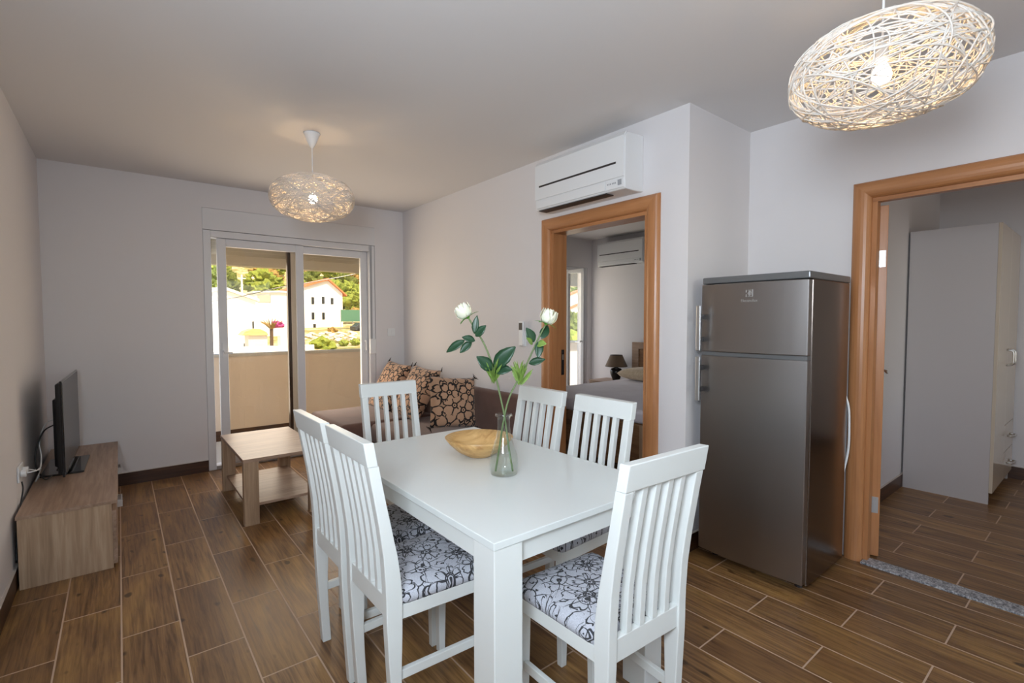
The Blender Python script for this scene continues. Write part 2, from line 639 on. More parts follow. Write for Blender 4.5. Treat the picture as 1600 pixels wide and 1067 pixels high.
HT = 0.075
w = MB()
w.box(XH, XH + HT, D2b, YJ, 0, H).box(XH, XH + HT, YB, D2a, 0, H).box(XH, XH + HT, D2a, D2b, D2z, H)
w.build('wall_hall', M['wall'], **ST)
# wall behind the camera, with an unseen window opening assumed for the rear fill
w = MB()
w.box(XL - 0.2, 0.2, YB - 0.2, YB, 0, H).box(2.9, XH + 0.3, YB - 0.2, YB, 0, H)
w.box(0.2, 2.9, YB - 0.2, YB, 0, 0.4).box(0.2, 2.9, YB - 0.2, YB, 2.32, H)
w.build('wall_rear', M['wall'], **ST)
# bedroom and hall shells
MB().box(XB, XB + 0.2, YJ + 0.1, YF, 0, H).build('wall_bedroom_right', M['wall'], **ST)
MB().box(XH + HT, 6.1, 1.10, 1.24, 0, H).build('wall_hall_left', M['wall'], **ST)
MB().box(5.88, 6.1, -1.6, 1.10, 0, H).build('wall_hall_far', M['wall'], **ST)
w = MB()
w.box(XH + HT, 3.8, -1.6, -1.4, 0, H).box(5.2, 5.88, -1.6, -1.4, 0, H).box(3.8, 5.2, -1.6, -1.4, 0, 0.7).box(3.8, 5.2, -1.6, -1.4, 2.1, H)  # unseen opening added for the hall fill light
w.build('wall_hall_right', M['wall'], **ST)


def skirting(name, x0, x1, y0, y1, axis):
    o = MB().box(x0, x1, y0, y1, 0.0, 0.100).build(name, M['skirting'] if axis == 'x' else M['skirting_y'], **ST)
    MB().box(x0, x1, y0, y1, 0.1005, 0.104).build('grout_edge', M['grout'], o)


skirting('baseboard_far', XL + 0.012, OX0, YF - 0.011, YF, 'x')
skirting('baseboard_far_corner', OX1, XR - 0.012, YF - 0.011, YF, 'x')
skirting('baseboard_left', XL, XL + 0.011, YB, YF - 0.0005, 'y')
skirting('baseboard_right', XR - 0.011, XR, D1b + 0.095, YF - 0.012, 'y')
skirting('baseboard_right_corner', XR - 0.011, XR, YJ - 0.011, D1a - 0.095, 'y')
skirting('baseboard_return', XR + 0.0005, XH - 0.012, YJ - 0.011, YJ, 'x')
skirting('baseboard_hall_side', XH - 0.011, XH, D2b + 0.1, YJ - 0.0005, 'y')
skirting('baseboard_hall', XH + HT, 5.868, 1.089, 1.10, 'x')
skirting('baseboard_hall_far', 5.869, 5.88, -1.4, 1.10, 'y')
skirting('baseboard_bedroom', XB - 0.011, XB, 1.66, YF - 0.002, 'y')
MB().box(XH - 0.045, XH + 0.05, D2a + 0.02, D2b - 0.002, 0.0, 0.012).build('trim_1', M['granite'], bevel=0.002, **ST)


# ------------------------------------------------------------------ door casings
def casing(name, xw, depth, ya, yb, zt, w=0.09, d=0.034):
    """rounded beech casing on the room side of a wall at x = xw, jambs through its depth"""
    root = empty(name, (xw, (ya + yb) / 2, 0), kind='structure')
    c = (ya + yb) / 2
    prof = [(w, 0.0)] + [(w / 2 + w / 2 * math.cos(t), d * math.sin(t) ** 0.75) for t in [PI * k / 10 for k in range(1, 10)]] + [(0.0, 0.0)]
    segs = (('casing_upright', [lambda s: (yb - c + s, 0.0), lambda s: (yb - c + s, zt + s)], 'beech'),
            ('casing_head', [lambda s: (yb - c + s, zt + s), lambda s: (ya - c - s, zt + s)], 'beech_y'),
            ('casing_upright', [lambda s: (ya - c - s, zt + s), lambda s: (ya - c - s, 0.0)], 'beech'))
    for nm, st, mt in segs:
        mb = MB()
        rings = []
        for f in st:
            r = []
            for s_, dd in prof:
                y, z = f(s_)
                r.append((-dd, y, z))
            r += [(0.02, f(0.0)[0], f(0.0)[1])]
            rings.append(r)
        mb.loft(rings).build(nm, M[mt], root, smooth=False)
    MB().box(0.0, depth + 0.012, yb - c - 0.022, yb - c, 0, zt - 0.0225).build('jamb', M['beech'], root)
    MB().box(0.0, depth + 0.012, ya - c, ya - c + 0.022, 0, zt - 0.0225).build('jamb', M['beech'], root)
    MB().box(0.0, depth + 0.012, ya - c, yb - c, zt - 0.022, zt).build('head_jamb', M['beech_y'], root)
    return root, c


d1, c1 = casing('door_1', XR, WT, D1a, D1b, D1z)
lk = MB().box(0.085, 0.112, D1b - c1 - 0.0245, D1b - c1 - 0.022, 0.93, 1.12).build('strike_plate', M['gloss_black'], d1)
MB().box(0.091, 0.106, D1b - c1 - 0.0255, D1b - c1 - 0.0246, 1.045, 1.085).build('latch_hole', M['chrome'], lk)
d2, c2 = casing('door_2', XH, HT - 0.04, D2a, D2b, D2z)
# hall door leaf swung fully open into the hall
leaf = empty('door_leaf', (3.282 - XH, 0.853 - c2, 0.0), math.radians(17.5))
leaf.parent = d2
MB().box(0.0, 0.80, -0.026, 0.022, 0.015, 1.965).build('leaf_panel', M['beech'], leaf, bevel=0.002)
hb = MB()
hb.box(0.73, 0.745, -0.034, -0.0265, 0.86, 1.04)
hb.tube([(0.737, -0.034, 1.0), (0.737, -0.07, 1.0), (0.72, -0.078, 1.0), (0.62, -0.078, 1.0)], 0.009, 10)
hb.build('door_handle', M['chrome'], leaf, smooth=True)
hb = MB()
hb.box(0.73, 0.745, 0.0225, 0.028, 0.86, 1.04)
hb.tube([(0.737, 0.028, 1.0), (0.737, 0.07, 1.0), (0.72, 0.078, 1.0), (0.62, 0.078, 1.0)], 0.009, 10)
hb.build('door_handle', M['chrome'], leaf, smooth=True)
for z in (1.675, 0.305):
    hb = MB()
    hb.box(-0.0035, -0.0005, -0.018, 0.010, z - 0.045, z + 0.045)
    hb.tube([(-0.004, 0.017, z - 0.045), (-0.004, 0.017, z + 0.045)], 0.0065, 10)
    for dz in (-0.03, 0.0, 0.03):
        hb.box(-0.0045, -0.0035, -0.006 + dz * 0.1, -0.002 + dz * 0.1, z + dz - 0.002, z + dz + 0.002)
    hb.build('hinge', M['silver'], leaf)

# ------------------------------------------------------------------ window_1: sliding balcony door
w1 = empty('window_1', (0, YF, 0), kind='structure')


def frame_rect(mb, x0, x1, z0, z1, t, y0, y1, tb=None):
    tb = tb or t
    mb.box(x0, x0 + t, y0, y1, z0, z1).box(x1 - t, x1, y0, y1, z0, z1)
    mb.box(x0 + t, x1 - t, y0, y1, z1 - t, z1).box(x0 + t, x1 - t, y0, y1, z0, z0 + tb)
    return mb


MB().box(OX0, OX1, -0.006, 0.19, 2.142, 2.330).build('shutter_box', M['pvc'], w1, bevel=0.004)
frame_rect(MB(), OX0 + 0.002, OX1 - 0.002, 0.0, 2.14, 0.06, 0.005, 0.12, 0.035).build('window_frame', M['pvc'], w1, bevel=0.004)
s1 = frame_rect(MB(), 0.70, 1.44, 0.036, 2.078, 0.072, 0.02, 0.06, 0.09).build('sliding_sash', M['pvc'], w1, bevel=0.005)
MB().box(0.772, 1.368, 0.036, 0.042, 0.126, 2.006).build('pane', M['glass'], s1)
hd = MB().box(0.722, 0.742, 0.008, 0.019, 1.00, 1.14)
hd.tube([(0.732, 0.012, 1.07), (0.732, -0.022, 1.07), (0.732, -0.026, 1.055), (0.80, -0.026, 1.05)], 0.008, 8)
hd.build('sash_handle', M['pvc'], s1, smooth=False)
s2 = frame_rect(MB(), 1.33, 2.105, 0.036, 2.078, 0.072, 0.065, 0.105, 0.09).build('fixed_sash', M['pvc'], w1, bevel=0.005)
MB().box(1.402, 2.033, 0.082, 0.088, 0.126, 2.006).build('pane', M['glass'], s2)
MB().box(1.300, 1.3295, 0.066, 0.115, 0.036, 2.078).build('outer_stile', M['dark_frame'], s2)
hd = MB().box(2.062, 2.082, 0.053, 0.064, 1.00, 1.14)
hd.tube([(2.072, 0.058, 1.12), (2.072, 0.025, 1.12), (2.072, 0.022, 1.10), (2.072, 0.022, 1.02)], 0.008, 8)
hd.build('sash_handle', M['pvc'], s2)
MB().box(OX0 + 0.063, OX1 - 0.063, -0.004, 0.0045, 0.005, 0.034).build('floor_track', M['silver'], w1)
# roller shutter hanging outside the glass
rs = MB()
zz = 2.14
while zz > 1.945:
    rs.prism([(0.140, zz), (0.152, zz - 0.01), (0.152, zz - 0.03), (0.140, zz - 0.037)], 'x', OX0 + 0.05, OX1 - 0.05)
    zz -= 0.039
rs = rs.build('roller_shutter', M['shutter'], None, label='grey beige roller shutter slats half rolled down outside the balcony door', cat='shutter')
rs.location = (0, YF, 0)
# shutter strap and winder
sw = empty('shutter_strap', (2.118, YF, 1.06), label='grey shutter strap with white winder box right of the balcony door', cat='shutter strap')
MB().box(-0.010, 0.010, -0.012, -0.010, 0.06, 1.078).build('strap', M['grey_plastic'], sw)
MB().box(-0.028, 0.038, -0.040, -0.001, -0.075, 0.085).build('winder_box', M['plastic'], sw, bevel=0.008)

# ------------------------------------------------------------------ window_2: bedroom balcony door, its leaf open inward
w2 = empty('window_2', (0, YF, 0), kind='structure')
frame_rect(MB(), BX0 + 0.002, BX1 - 0.002, 0.0, BZ - 0.002, 0.05, 0.005, 0.075).build('window_frame', M['pvc'], w2, bevel=0.004)
MB().box(4.985, 5.05, 0.006, 0.074, 0.051, BZ - 0.053).build('mullion', M['pvc'], w2)
MB().box(4.405, 4.98, 0.035, 0.041, 0.052, BZ - 0.054).build('pane', M['glass_clear'], w2)
lf = empty('open_leaf', (5.06, -0.004, 0), math.radians(-90))
lf.parent = w2
frame_rect(MB(), 0.0, 0.36, 0.03, 2.06, 0.055, -0.025, 0.025).build('leaf_frame', M['pvc'], lf, bevel=0.004)
MB().box(0.056, 0.304, -0.003, 0.003, 0.086, 2.004).build('pane', M['glass_clear'], lf)
MB().tube([(0.332, -0.026, 1.05), (0.332, -0.06, 1.05), (0.33, -0.065, 1.04), (0.24, -0.065, 1.04)], 0.008, 8).build('leaf_handle', M['chrome'], lf)

# ------------------------------------------------------------------ assumed rear window and added hall window: unseen, framing the added fill lights
w3 = empty('assumed_rear_window', (0, YB - 0.1, 0), kind='structure')
frame_rect(MB(), 0.202, 2.898, 0.402, 2.318, 0.05, -0.03, 0.03).build('window_frame', M['pvc'], w3)
MB().box(1.52, 1.58, -0.03, 0.03, 0.453, 2.267).build('mullion', M['pvc'], w3)
w5 = empty('added_window', (XL - 0.1, 0, 0), kind='structure')  # unseen window added to frame the camera-side fill light
fm5 = MB()
fm5.box(-0.03, 0.03, -0.398, -0.35, 1.222, 2.198).box(-0.03, 0.03, 0.35, 0.398, 1.222, 2.198)
fm5.box(-0.03, 0.03, -0.35, 0.35, 1.222, 1.27).box(-0.03, 0.03, -0.35, 0.35, 2.15, 2.198)
fm5.build('window_frame', M['pvc'], w5)
MB().box(-0.003, 0.003, -0.35, 0.35, 1.27, 2.15).build('pane', M['glass_clear'], w5)
MB().box(0.252, 1.52, -0.003, 0.003, 0.453, 2.267).build('pane', M['glass_clear'], w3)
MB().box(1.58, 2.848, -0.003, 0.003, 0.453, 2.267).build('pane', M['glass_clear'], w3)
w4 = empty('added_hall_window', (0, -1.5, 0), kind='structure')  # unseen window added to frame the hall fill
frame_rect(MB(), 3.802, 5.198, 0.702, 2.098, 0.05, -0.03, 0.03).build('window_frame', M['pvc'], w4)
MB().box(3.852, 5.148, -0.003, 0.003, 0.752, 2.048).build('pane', M['glass_clear'], w4)

# ------------------------------------------------------------------ dining table
TX0, TX1, TY0, TY1, TZ = 0.764, 1.542, 1.034, 2.268, 0.745
dt = empty('dining_table', ((TX0 + TX1) / 2, (TY0 + TY1) / 2, 0), label='white rectangular dining table with thick square legs', cat='table')
hx, hy = (TX1 - TX0) / 2, (TY1 - TY0) / 2
MB().box(-hx, hx, -hy, hy, TZ - 0.022, TZ).build('tabletop', M['table_white'], dt, bevel=0.002)
for sx in (-1, 1):
    for sy in (-1, 1):
        a, b = sx * (hx - 0.004), sx * (hx - 0.104)
        c, d = sy * (hy - 0.004), sy * (hy - 0.104)
        MB().box(min(a, b), max(a, b), min(c, d), max(c, d), 0.0, TZ - 0.0225).build('leg', M['white'], dt, bevel=0.003)
for sy in (-1, 1):
    y = sy * (hy - 0.035)
    MB().box(-hx + 0.105, hx - 0.105, y - 0.01, y + 0.01, TZ - 0.092, TZ - 0.0225).build('apron', M['white'], dt)
for sx in (-1, 1):
    x = sx * (hx - 0.035)
    MB().box(x - 0.01, x + 0.01, -hy + 0.105, hy - 0.105, TZ - 0.092, TZ - 0.0225).build('apron', M['white'], dt)


# ------------------------------------------------------------------ dining chairs (front +y)
def back_path(z):
    """y of the back's rear face at height z"""
    ks = [(0.0, -0.172), (0.22, -0.186), (0.42, -0.196), (0.52, -0.197), (0.62, -0.203), (0.72, -0.216), (0.82, -0.233), (0.91, -0.249), (0.985, -0.262)]
    for (z0, y0), (z1, y1) in zip(ks, ks[1:]):
        if z <= z1:
            t = (z - z0) / (z1 - z0)
            return y0 + (y1 - y0) * t
    return ks[-1][1]


def strip(mb, x0, x1, z0, z1, th, n=14, off=0.0):
    rings = []
    for i in range(n + 1):
        z = z0 + (z1 - z0) * i / n
        y = back_path(z) + off
        t = th(z) if callable(th) else th
        rings.append([(x0, y, z), (x1, y, z), (x1, y + t, z), (x0, y + t, z)])
    return mb.loft(rings)


def make_chair():
    r = empty('dining_chair', label='-', cat='chair', group='white dining chairs around the table')
    hw = 0.168
    th = lambda z: 0.034 + 0.020 * math.exp(-((z - 0.47) / 0.2) ** 2)
    for sx in (-1, 1):
        a, b = sorted((sx * hw, sx * (hw - 0.034)))
        strip(MB(), a, b, 0.0, 0.908, th, 22).build('back_leg', M['white'], r, bevel=0.003)
    rail = MB()
    rings = []
    for z in (0.9085, 0.935, 0.96, 0.983):
        y = back_path(z) - 0.002
        rings.append([(-hw - 0.003, y, z), (hw + 0.003, y, z), (hw + 0.003, y + 0.033, z - 0.002), (-hw - 0.003, y + 0.033, z - 0.002)])
    rail.loft(rings).build('top_rail', M['white'], r, bevel=0.003)
    strip(MB(), -hw + 0.0345, hw - 0.0345, 0.425, 0.492, 0.022, 4, 0.006).build('lower_back_rail', M['white'], r, bevel=0.002)
    for k in range(4):
        cx = (k - 1.5) * 0.0545
        strip(MB(), cx - 0.011, cx + 0.011, 0.4925, 0.908, 0.025, 16, 0.005).build('slat', M['white'], r, bevel=0.002)
    # seat frame, wider towards the front
    fw, bw = 0.180, 0.160
    y0, y1 = -0.150, 0.200
    for sx in (-1, 1):
        MB().loft([[(sx * bw, y0, 0.41), (sx * (bw - 0.022), y0, 0.41), (sx * (bw - 0.022), y0, 0.455), (sx * bw, y0, 0.455)],
                   [(sx * fw, y1, 0.41), (sx * (fw - 0.022), y1, 0.41), (sx * (fw - 0.022), y1, 0.455), (sx * fw, y1, 0.455)]]).build('side_rail', M['white'], r, bevel=0.002)
        # front leg, tapered
        cx, cy = sx * (fw - 0.019), y1 - 0.019
        MB().loft([[(cx - 0.013, cy - 0.013, 0), (cx + 0.013, cy - 0.013, 0), (cx + 0.013, cy + 0.013, 0), (cx - 0.013, cy + 0.013, 0)],
                   [(cx - 0.019, cy - 0.019, 0.4095), (cx + 0.019, cy - 0.019, 0.4095), (cx + 0.019, cy + 0.019, 0.4095), (cx - 0.019, cy + 0.019, 0.4095)]]).build('front_leg', M['white'], r, bevel=0.002)
        MB().loft([[(sx * (bw - 0.002), y0 + 0.002, 0.215), (sx * (bw - 0.020), y0 + 0.002, 0.215), (sx * (bw - 0.020), y0 + 0.002, 0.245), (sx * (bw - 0.002), y0 + 0.002, 0.245)],
                   [(sx * (fw - 0.010), y1 - 0.037, 0.215), (sx * (fw - 0.026), y1 - 0.037, 0.215), (sx * (fw - 0.026), y1 - 0.037, 0.245), (sx * (fw - 0.010), y1 - 0.037, 0.245)]]).build('stretcher', M['white'], r, bevel=0.002)
    MB().box(-fw + 0.022, fw - 0.022, y1 - 0.022, y1, 0.41, 0.455).build('front_rail', M['white'], r, bevel=0.002)
    # padded seat
    n = 12
    mb = MB()
    prof = [(0.0, 0.4555), (-0.004, 0.462), (-0.006, 0.475), (-0.001, 0.489), (0.015, 0.499), (0.05, 0.506), (0.11, 0.510)]
    rings = []
    for ins, z in prof:
        fx, bx, ya, yb = fw + 0.002 - ins, bw + 0.000 - ins, -0.146 + ins, y1 + 0.006 - ins
        if bx < 0.02:
            bx = 0.02
        rr = []
        pts = [(-bx, ya), (bx, ya), (fx, yb), (-fx, yb)]
        for i in range(4):
            p, q = pts[i], pts[(i + 1) % 4]
            for k in range(n):
                t = k / n
                rr.append((p[0] + (q[0] - p[0]) * t, p[1] + (q[1] - p[1]) * t, z))
        # round the corners a little
        cxm = sum(a[0] for a in rr) / len(rr)
        rr = [rr[i] if i % n else tuple((rr[i][j] * 2 + rr[i - 1][j] + rr[(i + 1) % len(rr)][j]) / 4 for j in range(3)) for i in range(len(rr))]
        rings.append(rr)
    mb.loft(rings).build('seat_cushion', M['seat'], r, smooth=True)
    return r


proto = make_chair()
CH = 'white slatted dining chair '
chairs = [
    ((0.806, 1.540), -90, CH + 'on the long window-lit side of the table, nearer the camera of the two facing the fridge'),
    ((0.800, 1.912), -90, CH + 'facing the bedroom doorway, beside the coffee table'),
    ((1.216, 2.432), 180, CH + 'at the far end of the table in front of the sofa'),
    ((1.487, 1.913), 90, CH + 'behind the glass vase, in front of the wooden door casing'),
    ((1.492, 1.492), 90, CH + 'in front of the bedroom bed, between vase and refrigerator'),
    ((1.150, 1.005), -2.5, CH + 'at the near table end, its slatted back close to the refrigerator'),
]
chairs[0] = (chairs[0][0], chairs[0][1], CH + 'on the long side, overlapping the chair beside the coffee table')
for i, ((x, y), a, lab) in enumerate(chairs):
    o = proto if i == 0 else copy_tree(proto)
    o.location = (x, y, 0)
    o.rotation_euler = (0, 0, math.radians(a))
    o['label'] = lab

# ------------------------------------------------------------------ bowl and vase with roses
bw_ = empty('fruit_bowl', (1.225, 1.765, TZ), label='shallow pale bamboo bowl standing behind the glass vase', cat='bowl')
pr = [(0.002, 0.001), (0.050, 0.001), (0.055, 0.004), (0.095, 0.026), (0.128, 0.056), (0.150, 0.084), (0.1465, 0.085), (0.124, 0.060), (0.092, 0.032), (0.05, 0.011), (0.002, 0.009)]
MB().lathe(pr, n=48).build('bowl_body', M['bamboo'], bw_, smooth=True)

VX, VY = 1.150, 1.490
vs = empty('glass_vase', (VX, VY, TZ), label='clear glass flask vase holding two roses on the white table', cat='vase')
outer = [(0.045, 0.0005), (0.052, 0.004), (0.0555, 0.018), (0.056, 0.045), (0.052, 0.078), (0.041, 0.112), (0.030, 0.145), (0.0245, 0.180), (0.0235, 0.212), (0.025, 0.222), (0.031, 0.228), (0.032, 0.234)]
inner = [(max(r - 0.003, 0.001), z + 0.001) for r, z in reversed(outer)]
MB().lathe([(0.001, 0.0005)] + outer + inner + [(0.001, 0.006)], n=40).build('flask', M['vase_glass'], vs, smooth=True)
MB().lathe([(0.0325, 0.2255), (0.0335, 0.229), (0.0325, 0.2325)], n=40).build('rim', M['vase_glass'], vs, smooth=True)

RV = Vector((0.781, -0.6246, 0.0))      # across the bouquet
NV = Vector((-0.6246, -0.781, 0.0))     # towards the viewer side of the bouquet


def fl(px, py, dep=0.0):
    """bouquet plane: offsets read as 1/402 m steps from the vase's axis, relative to the rose's root"""
    return RV * ((px - 787) * 0.00248) + NV * dep + Vector((0, 0, (740.4 - py) * 0.00249))


def leaf_mesh(p, d, nrm, L, W, fold=0.25, curl=0.2, n=9):
    d = d.normalized()
    sd = d.cross(nrm).normalized()
    nn = sd.cross(d).normalized()
    mb = MB()
    rows = []
    for i in range(n + 1):
        t = i / n
        wv = W * 0.5 * math.sin(PI * min(1, t * 0.97 + 0.01)) ** 0.8 * (1 - 0.35 * t) * 1.25
        c = p + d * (L * t) - nn * (curl * L * t * t)
        row = []
        for k in (-1, -0.5, 0, 0.5, 1):
            sr = 1 + 0.05 * (i % 2) * (abs(k) == 1)
            row.append(c + sd * (wv * k * sr) + nn * (fold * abs(k) * wv))
        rows.append([v for v in row])
    th = 0.0006
    top = rows
    mb.loft([r + [v - nn * th for v in reversed(r)] for r in rows])
    return mb


def rose(label, stem, bud, leaves, whorl, facing):
    r = empty('rose', (VX, VY, TZ), label=label, cat='flower', group='roses in the vase')
    pts = catmull([fl(*q) for q in stem], 6)
    n = len(pts)
    MB().tube(pts, [0.0032 + 0.0006 * (1 - i / n) for i in range(n)], 8).build('stem', M['stem'], r, smooth=True)
    b = fl(*bud)
    ax = (b - pts[-1]).normalized()
    # flower: nested cupped petals spiralling out of a tight core
    s1 = ax.cross(Vector((0.3, 0.9, 0.1))).normalized()
    s2 = ax.cross(s1).normalized()
    base = pts[-1] + ax * 0.004
    fm = MB()
    rnd = random.Random(len(label))
    for k in range(19):
        ring = k / 18
        ang = k * 2.39996
        rad = 0.006 + 0.024 * ring
        hgt = 0.058 - 0.006 * ring
        half = 0.95 - 0.20 * ring
        rows = []
        for i in range(7):
            t = i / 6
            rr = rad * (0.45 + 0.70 * math.sin(PI * (0.10 + 0.66 * t))) + 0.004 * ring * max(0, t - 0.8) * 5
            row = []
            for j in range(7):
                u = (j / 6 - 0.5) * 2
                wv = half * (0.55 + 0.45 * math.sin(PI * min(1, t + 0.15)))
                a = ang + u * wv
                z = hgt * t - 0.010 * (u * u) * t * (0.6 + ring) + rnd.uniform(-0.0012, 0.0012) * t
                row.append(base + (s1 * math.cos(a) + s2 * math.sin(a)) * rr + ax * (z + 0.002))
            rows.append(row)
        fm.loft(rows, caps=False, closed=False)
    f = fm.build('rose_head', M['petal'], r, smooth=True)
    md = f.modifiers.new('thick', 'SOLIDIFY')
    md.thickness = 0.0008
    sm = MB()
    sm.lathe([(0.001, 0), (0.007, 0.003), (0.010, 0.009), (0.008, 0.012)], n=12)
    bmesh.ops.transform(sm.bm, matrix=Matrix.Translation(base - ax * 0.006) @ ax.to_track_quat('Z', 'Y').to_matrix().to_4x4(), verts=sm.bm.verts[:])
    sm.build('hip', M['sepal'], r, smooth=True)
    for k in range(5):
        a = k * 2 * PI / 5 + 0.5
        rv = s1 * math.cos(a) + s2 * math.sin(a)
        up = 0.9 if k % 2 else 0.15
        leaf_mesh(base + rv * 0.008, rv * (1 - 0.55 * up) + ax * up, ax - rv * up, 0.038, 0.014, 0.15, -0.35 if up > 0.5 else 0.3).build('sepal', M['sepal'], r, smooth=True)
    for (px, py), (qx, qy), W, dep, mt in leaves:
        p, q = fl(px, py, 0.004), fl(qx, qy, dep)
        d = q - p
        leaf_mesh(p, d, NV + Vector((0, 0, 0.55)), d.length, W, 0.22, 0.12).build('leaf', M[mt], r, smooth=True)
    wb = MB()
    wx, wy = whorl
    for k in range(44):
        a = rnd.uniform(0, 2 * PI)
        c = fl(wx + rnd.uniform(-3, 3), wy - 6 + rnd.uniform(-4, 14))
        d = RV * math.cos(a) * 0.55 + NV * math.sin(a) * 0.55 + Vector((0, 0, rnd.uniform(0.6, 1.3)))
        q = leaf_mesh(c, d, RV * math.cos(a + 1.5) + NV * math.sin(a + 1.5), rnd.uniform(0.04, 0.075), 0.010, 0.2, -0.1, 5)
        tmp = bpy.data.meshes.new('tmp')
        q.bm.to_mesh(tmp)
        wb.bm.from_mesh(tmp)
        q.bm.free()
        bpy.data.meshes.remove(tmp)
    wb.build('bracts', M['bract'], r)
    return r


rose('white rose leaning towards the sofa, left flower in the vase',
     [(801, 736), (795, 700), (789, 655), (782, 620), (772, 578), (758, 540), (742, 513), (733, 498)], (722, 482),
     [((772, 574), (803, 541), 0.058, 0.03, 'leaf'), ((770, 578), (748, 556), 0.048, 0.03, 'leaf'), ((772, 578), (799, 575), 0.042, 0.03, 'leaf'),
      ((742, 522), (746, 494), 0.026, 0.01, 'leaf'), ((744, 526), (759, 509), 0.034, 0.02, 'leaf'), ((743, 533), (724, 526), 0.028, 0.015, 'leaf'),
      ((738, 534), (720, 550), 0.030, 0.02, 'leaf'), ((727, 532), (698, 549), 0.032, 0.01, 'leaf')], (771, 592), -1)
rose('white rose leaning towards the wooden door casing, right flower in the vase',
     [(774, 736), (780, 700), (787, 655), (796, 620), (810, 592), (824, 566), (838, 535), (852, 508)], (859, 490),
     [((834, 535), (823, 513), 0.036, 0.02, 'leaf'), ((846, 530), (856, 508), 0.034, -0.02, 'leaf'), ((843, 533), (840, 558), 0.032, 0.03, 'leaf'),
      ((838, 538), (851, 536), 0.030, 0.035, 'bract'), ((826, 568), (850, 560), 0.030, 0.02, 'leaf'), ((832, 538), (824, 528), 0.022, 0.04, 'bract')], (812, 594), 1)


# ------------------------------------------------------------------ pendant lamps
def pendant(name_label, x, y, zc, seed, nst):
    r = empty('pendant_lamp', (x, y, H), label=name_label, cat='lamp', group='woven rattan pendant lamps')
    MB().lathe([(0.002, -0.001), (0.050, -0.001), (0.052, -0.006), (0.046, -0.014), (0.034, -0.045), (0.018, -0.078), (0.010, -0.092), (0.002, -0.096)], n=28).build('ceiling_rose', M['plastic'], r, smooth=True)
    dz = zc - H
    MB().tube([(0, 0, -0.09), (0, 0, dz + 0.085)], 0.0034, 8).build('cord', M['plastic'], r)
    MB().lathe([(0.004, 0.09), (0.016, 0.085), (0.018, 0.045), (0.017, 0.035), (0.003, 0.033)], 0, 0, 16).build('socket', M['plastic'], r, smooth=True).location = (0, 0, dz)
    bl = MB().lathe([(0.008, 0.034), (0.014, 0.026), (0.024, 0.006), (0.027, -0.008), (0.024, -0.022), (0.013, -0.033), (0.001, -0.035)], n=20).build('bulb', M['bulb'], r, smooth=True)
    bl.location = (0, 0, dz)
    a, b = 0.250, 0.138
    cu = bpy.data.curves.new('rattan_shade', 'CURVE')
    cu.dimensions = '3D'
    cu.bevel_depth = 0.0023
    cu.bevel_resolution = 1
    cu.resolution_u = 2
    rn = random.Random(seed)
    for k in range(nst):
        while True:
            nrm = Vector((rn.gauss(0, 1), rn.gauss(0, 1), rn.gauss(0, 1)))
            if nrm.length > 0.1:
                break
        nrm.normalize()
        off = rn.uniform(-0.55, 0.55) if k % 3 else rn.uniform(0.55, 0.93)
        t1 = nrm.orthogonal().normalized()
        t2 = nrm.cross(t1)
        cr = math.sqrt(1 - off * off)
        a0 = rn.uniform(0, 2 * PI)
        span = rn.uniform(2.2, 5.6)
        m_ = int(14 + span * 5)
        rad = rn.uniform(0.965, 1.02)
        ph = rn.uniform(0, 6.28)
        pts = []
        for i in range(m_):
            t = a0 + span * i / (m_ - 1)
            p = nrm * off + (t1 * math.cos(t) + t2 * math.sin(t)) * cr
            # keep the top and bottom openings
            if p.z > 0.93:
                q = Vector((p.x, p.y, 0))
                if q.length > 1e-3:
                    q = q.normalized() * 0.36
                p = Vector((q.x, q.y, 0.93))
            p = p * (math.hypot(p.x, p.y) ** 2.25 + abs(p.z) ** 2.25) ** (-1 / 2.25)
            s_ = rad + 0.012 * math.sin(3 * t + ph)
            pts.append((p.x * a * s_, p.y * a * s_, p.z * b * s_ + dz))
        sp = cu.splines.new('POLY')
        sp.points.add(len(pts) - 1)
        for q, pt in zip(sp.points, pts):
            q.co = (*pt, 1)
            q.radius = 1.0
    # closing rings at the openings
    for zr, rr in ((0.965, 0.375),):
        for j in range(2):
            sp = cu.splines.new('POLY')
            sp.points.add(30)
            for i, q in enumerate(sp.points):
                t = 2 * PI * i / 30
                q.co = (rr * a * math.cos(t), rr * a * math.sin(t), zr * b + dz + j * 0.003, 1)
    cu.materials.append(M['rattan'])
    so = curve_mesh('rattan_shade', cu)
    so.parent = r
    # wires that carry the shade from the socket
    wr = MB()
    for j in range(3):
        t = 2 * PI * j / 3
        wr.tube([(0.015 * math.cos(t), 0.015 * math.sin(t), dz + 0.08), (0.36 * a * math.cos(t), 0.36 * a * math.sin(t), dz + 0.93 * b)], 0.0015, 6)
    wr.build('shade_carrier', M['plastic'], r)
    return r


pendant('woven rattan pendant lamp hanging in front of the balcony door', 1.0, 3.304, 2.128, 11, 230)
pendant('woven rattan pendant lamp hanging above the refrigerator end of the table', 1.878, 0.503, 2.108, 23, 150)


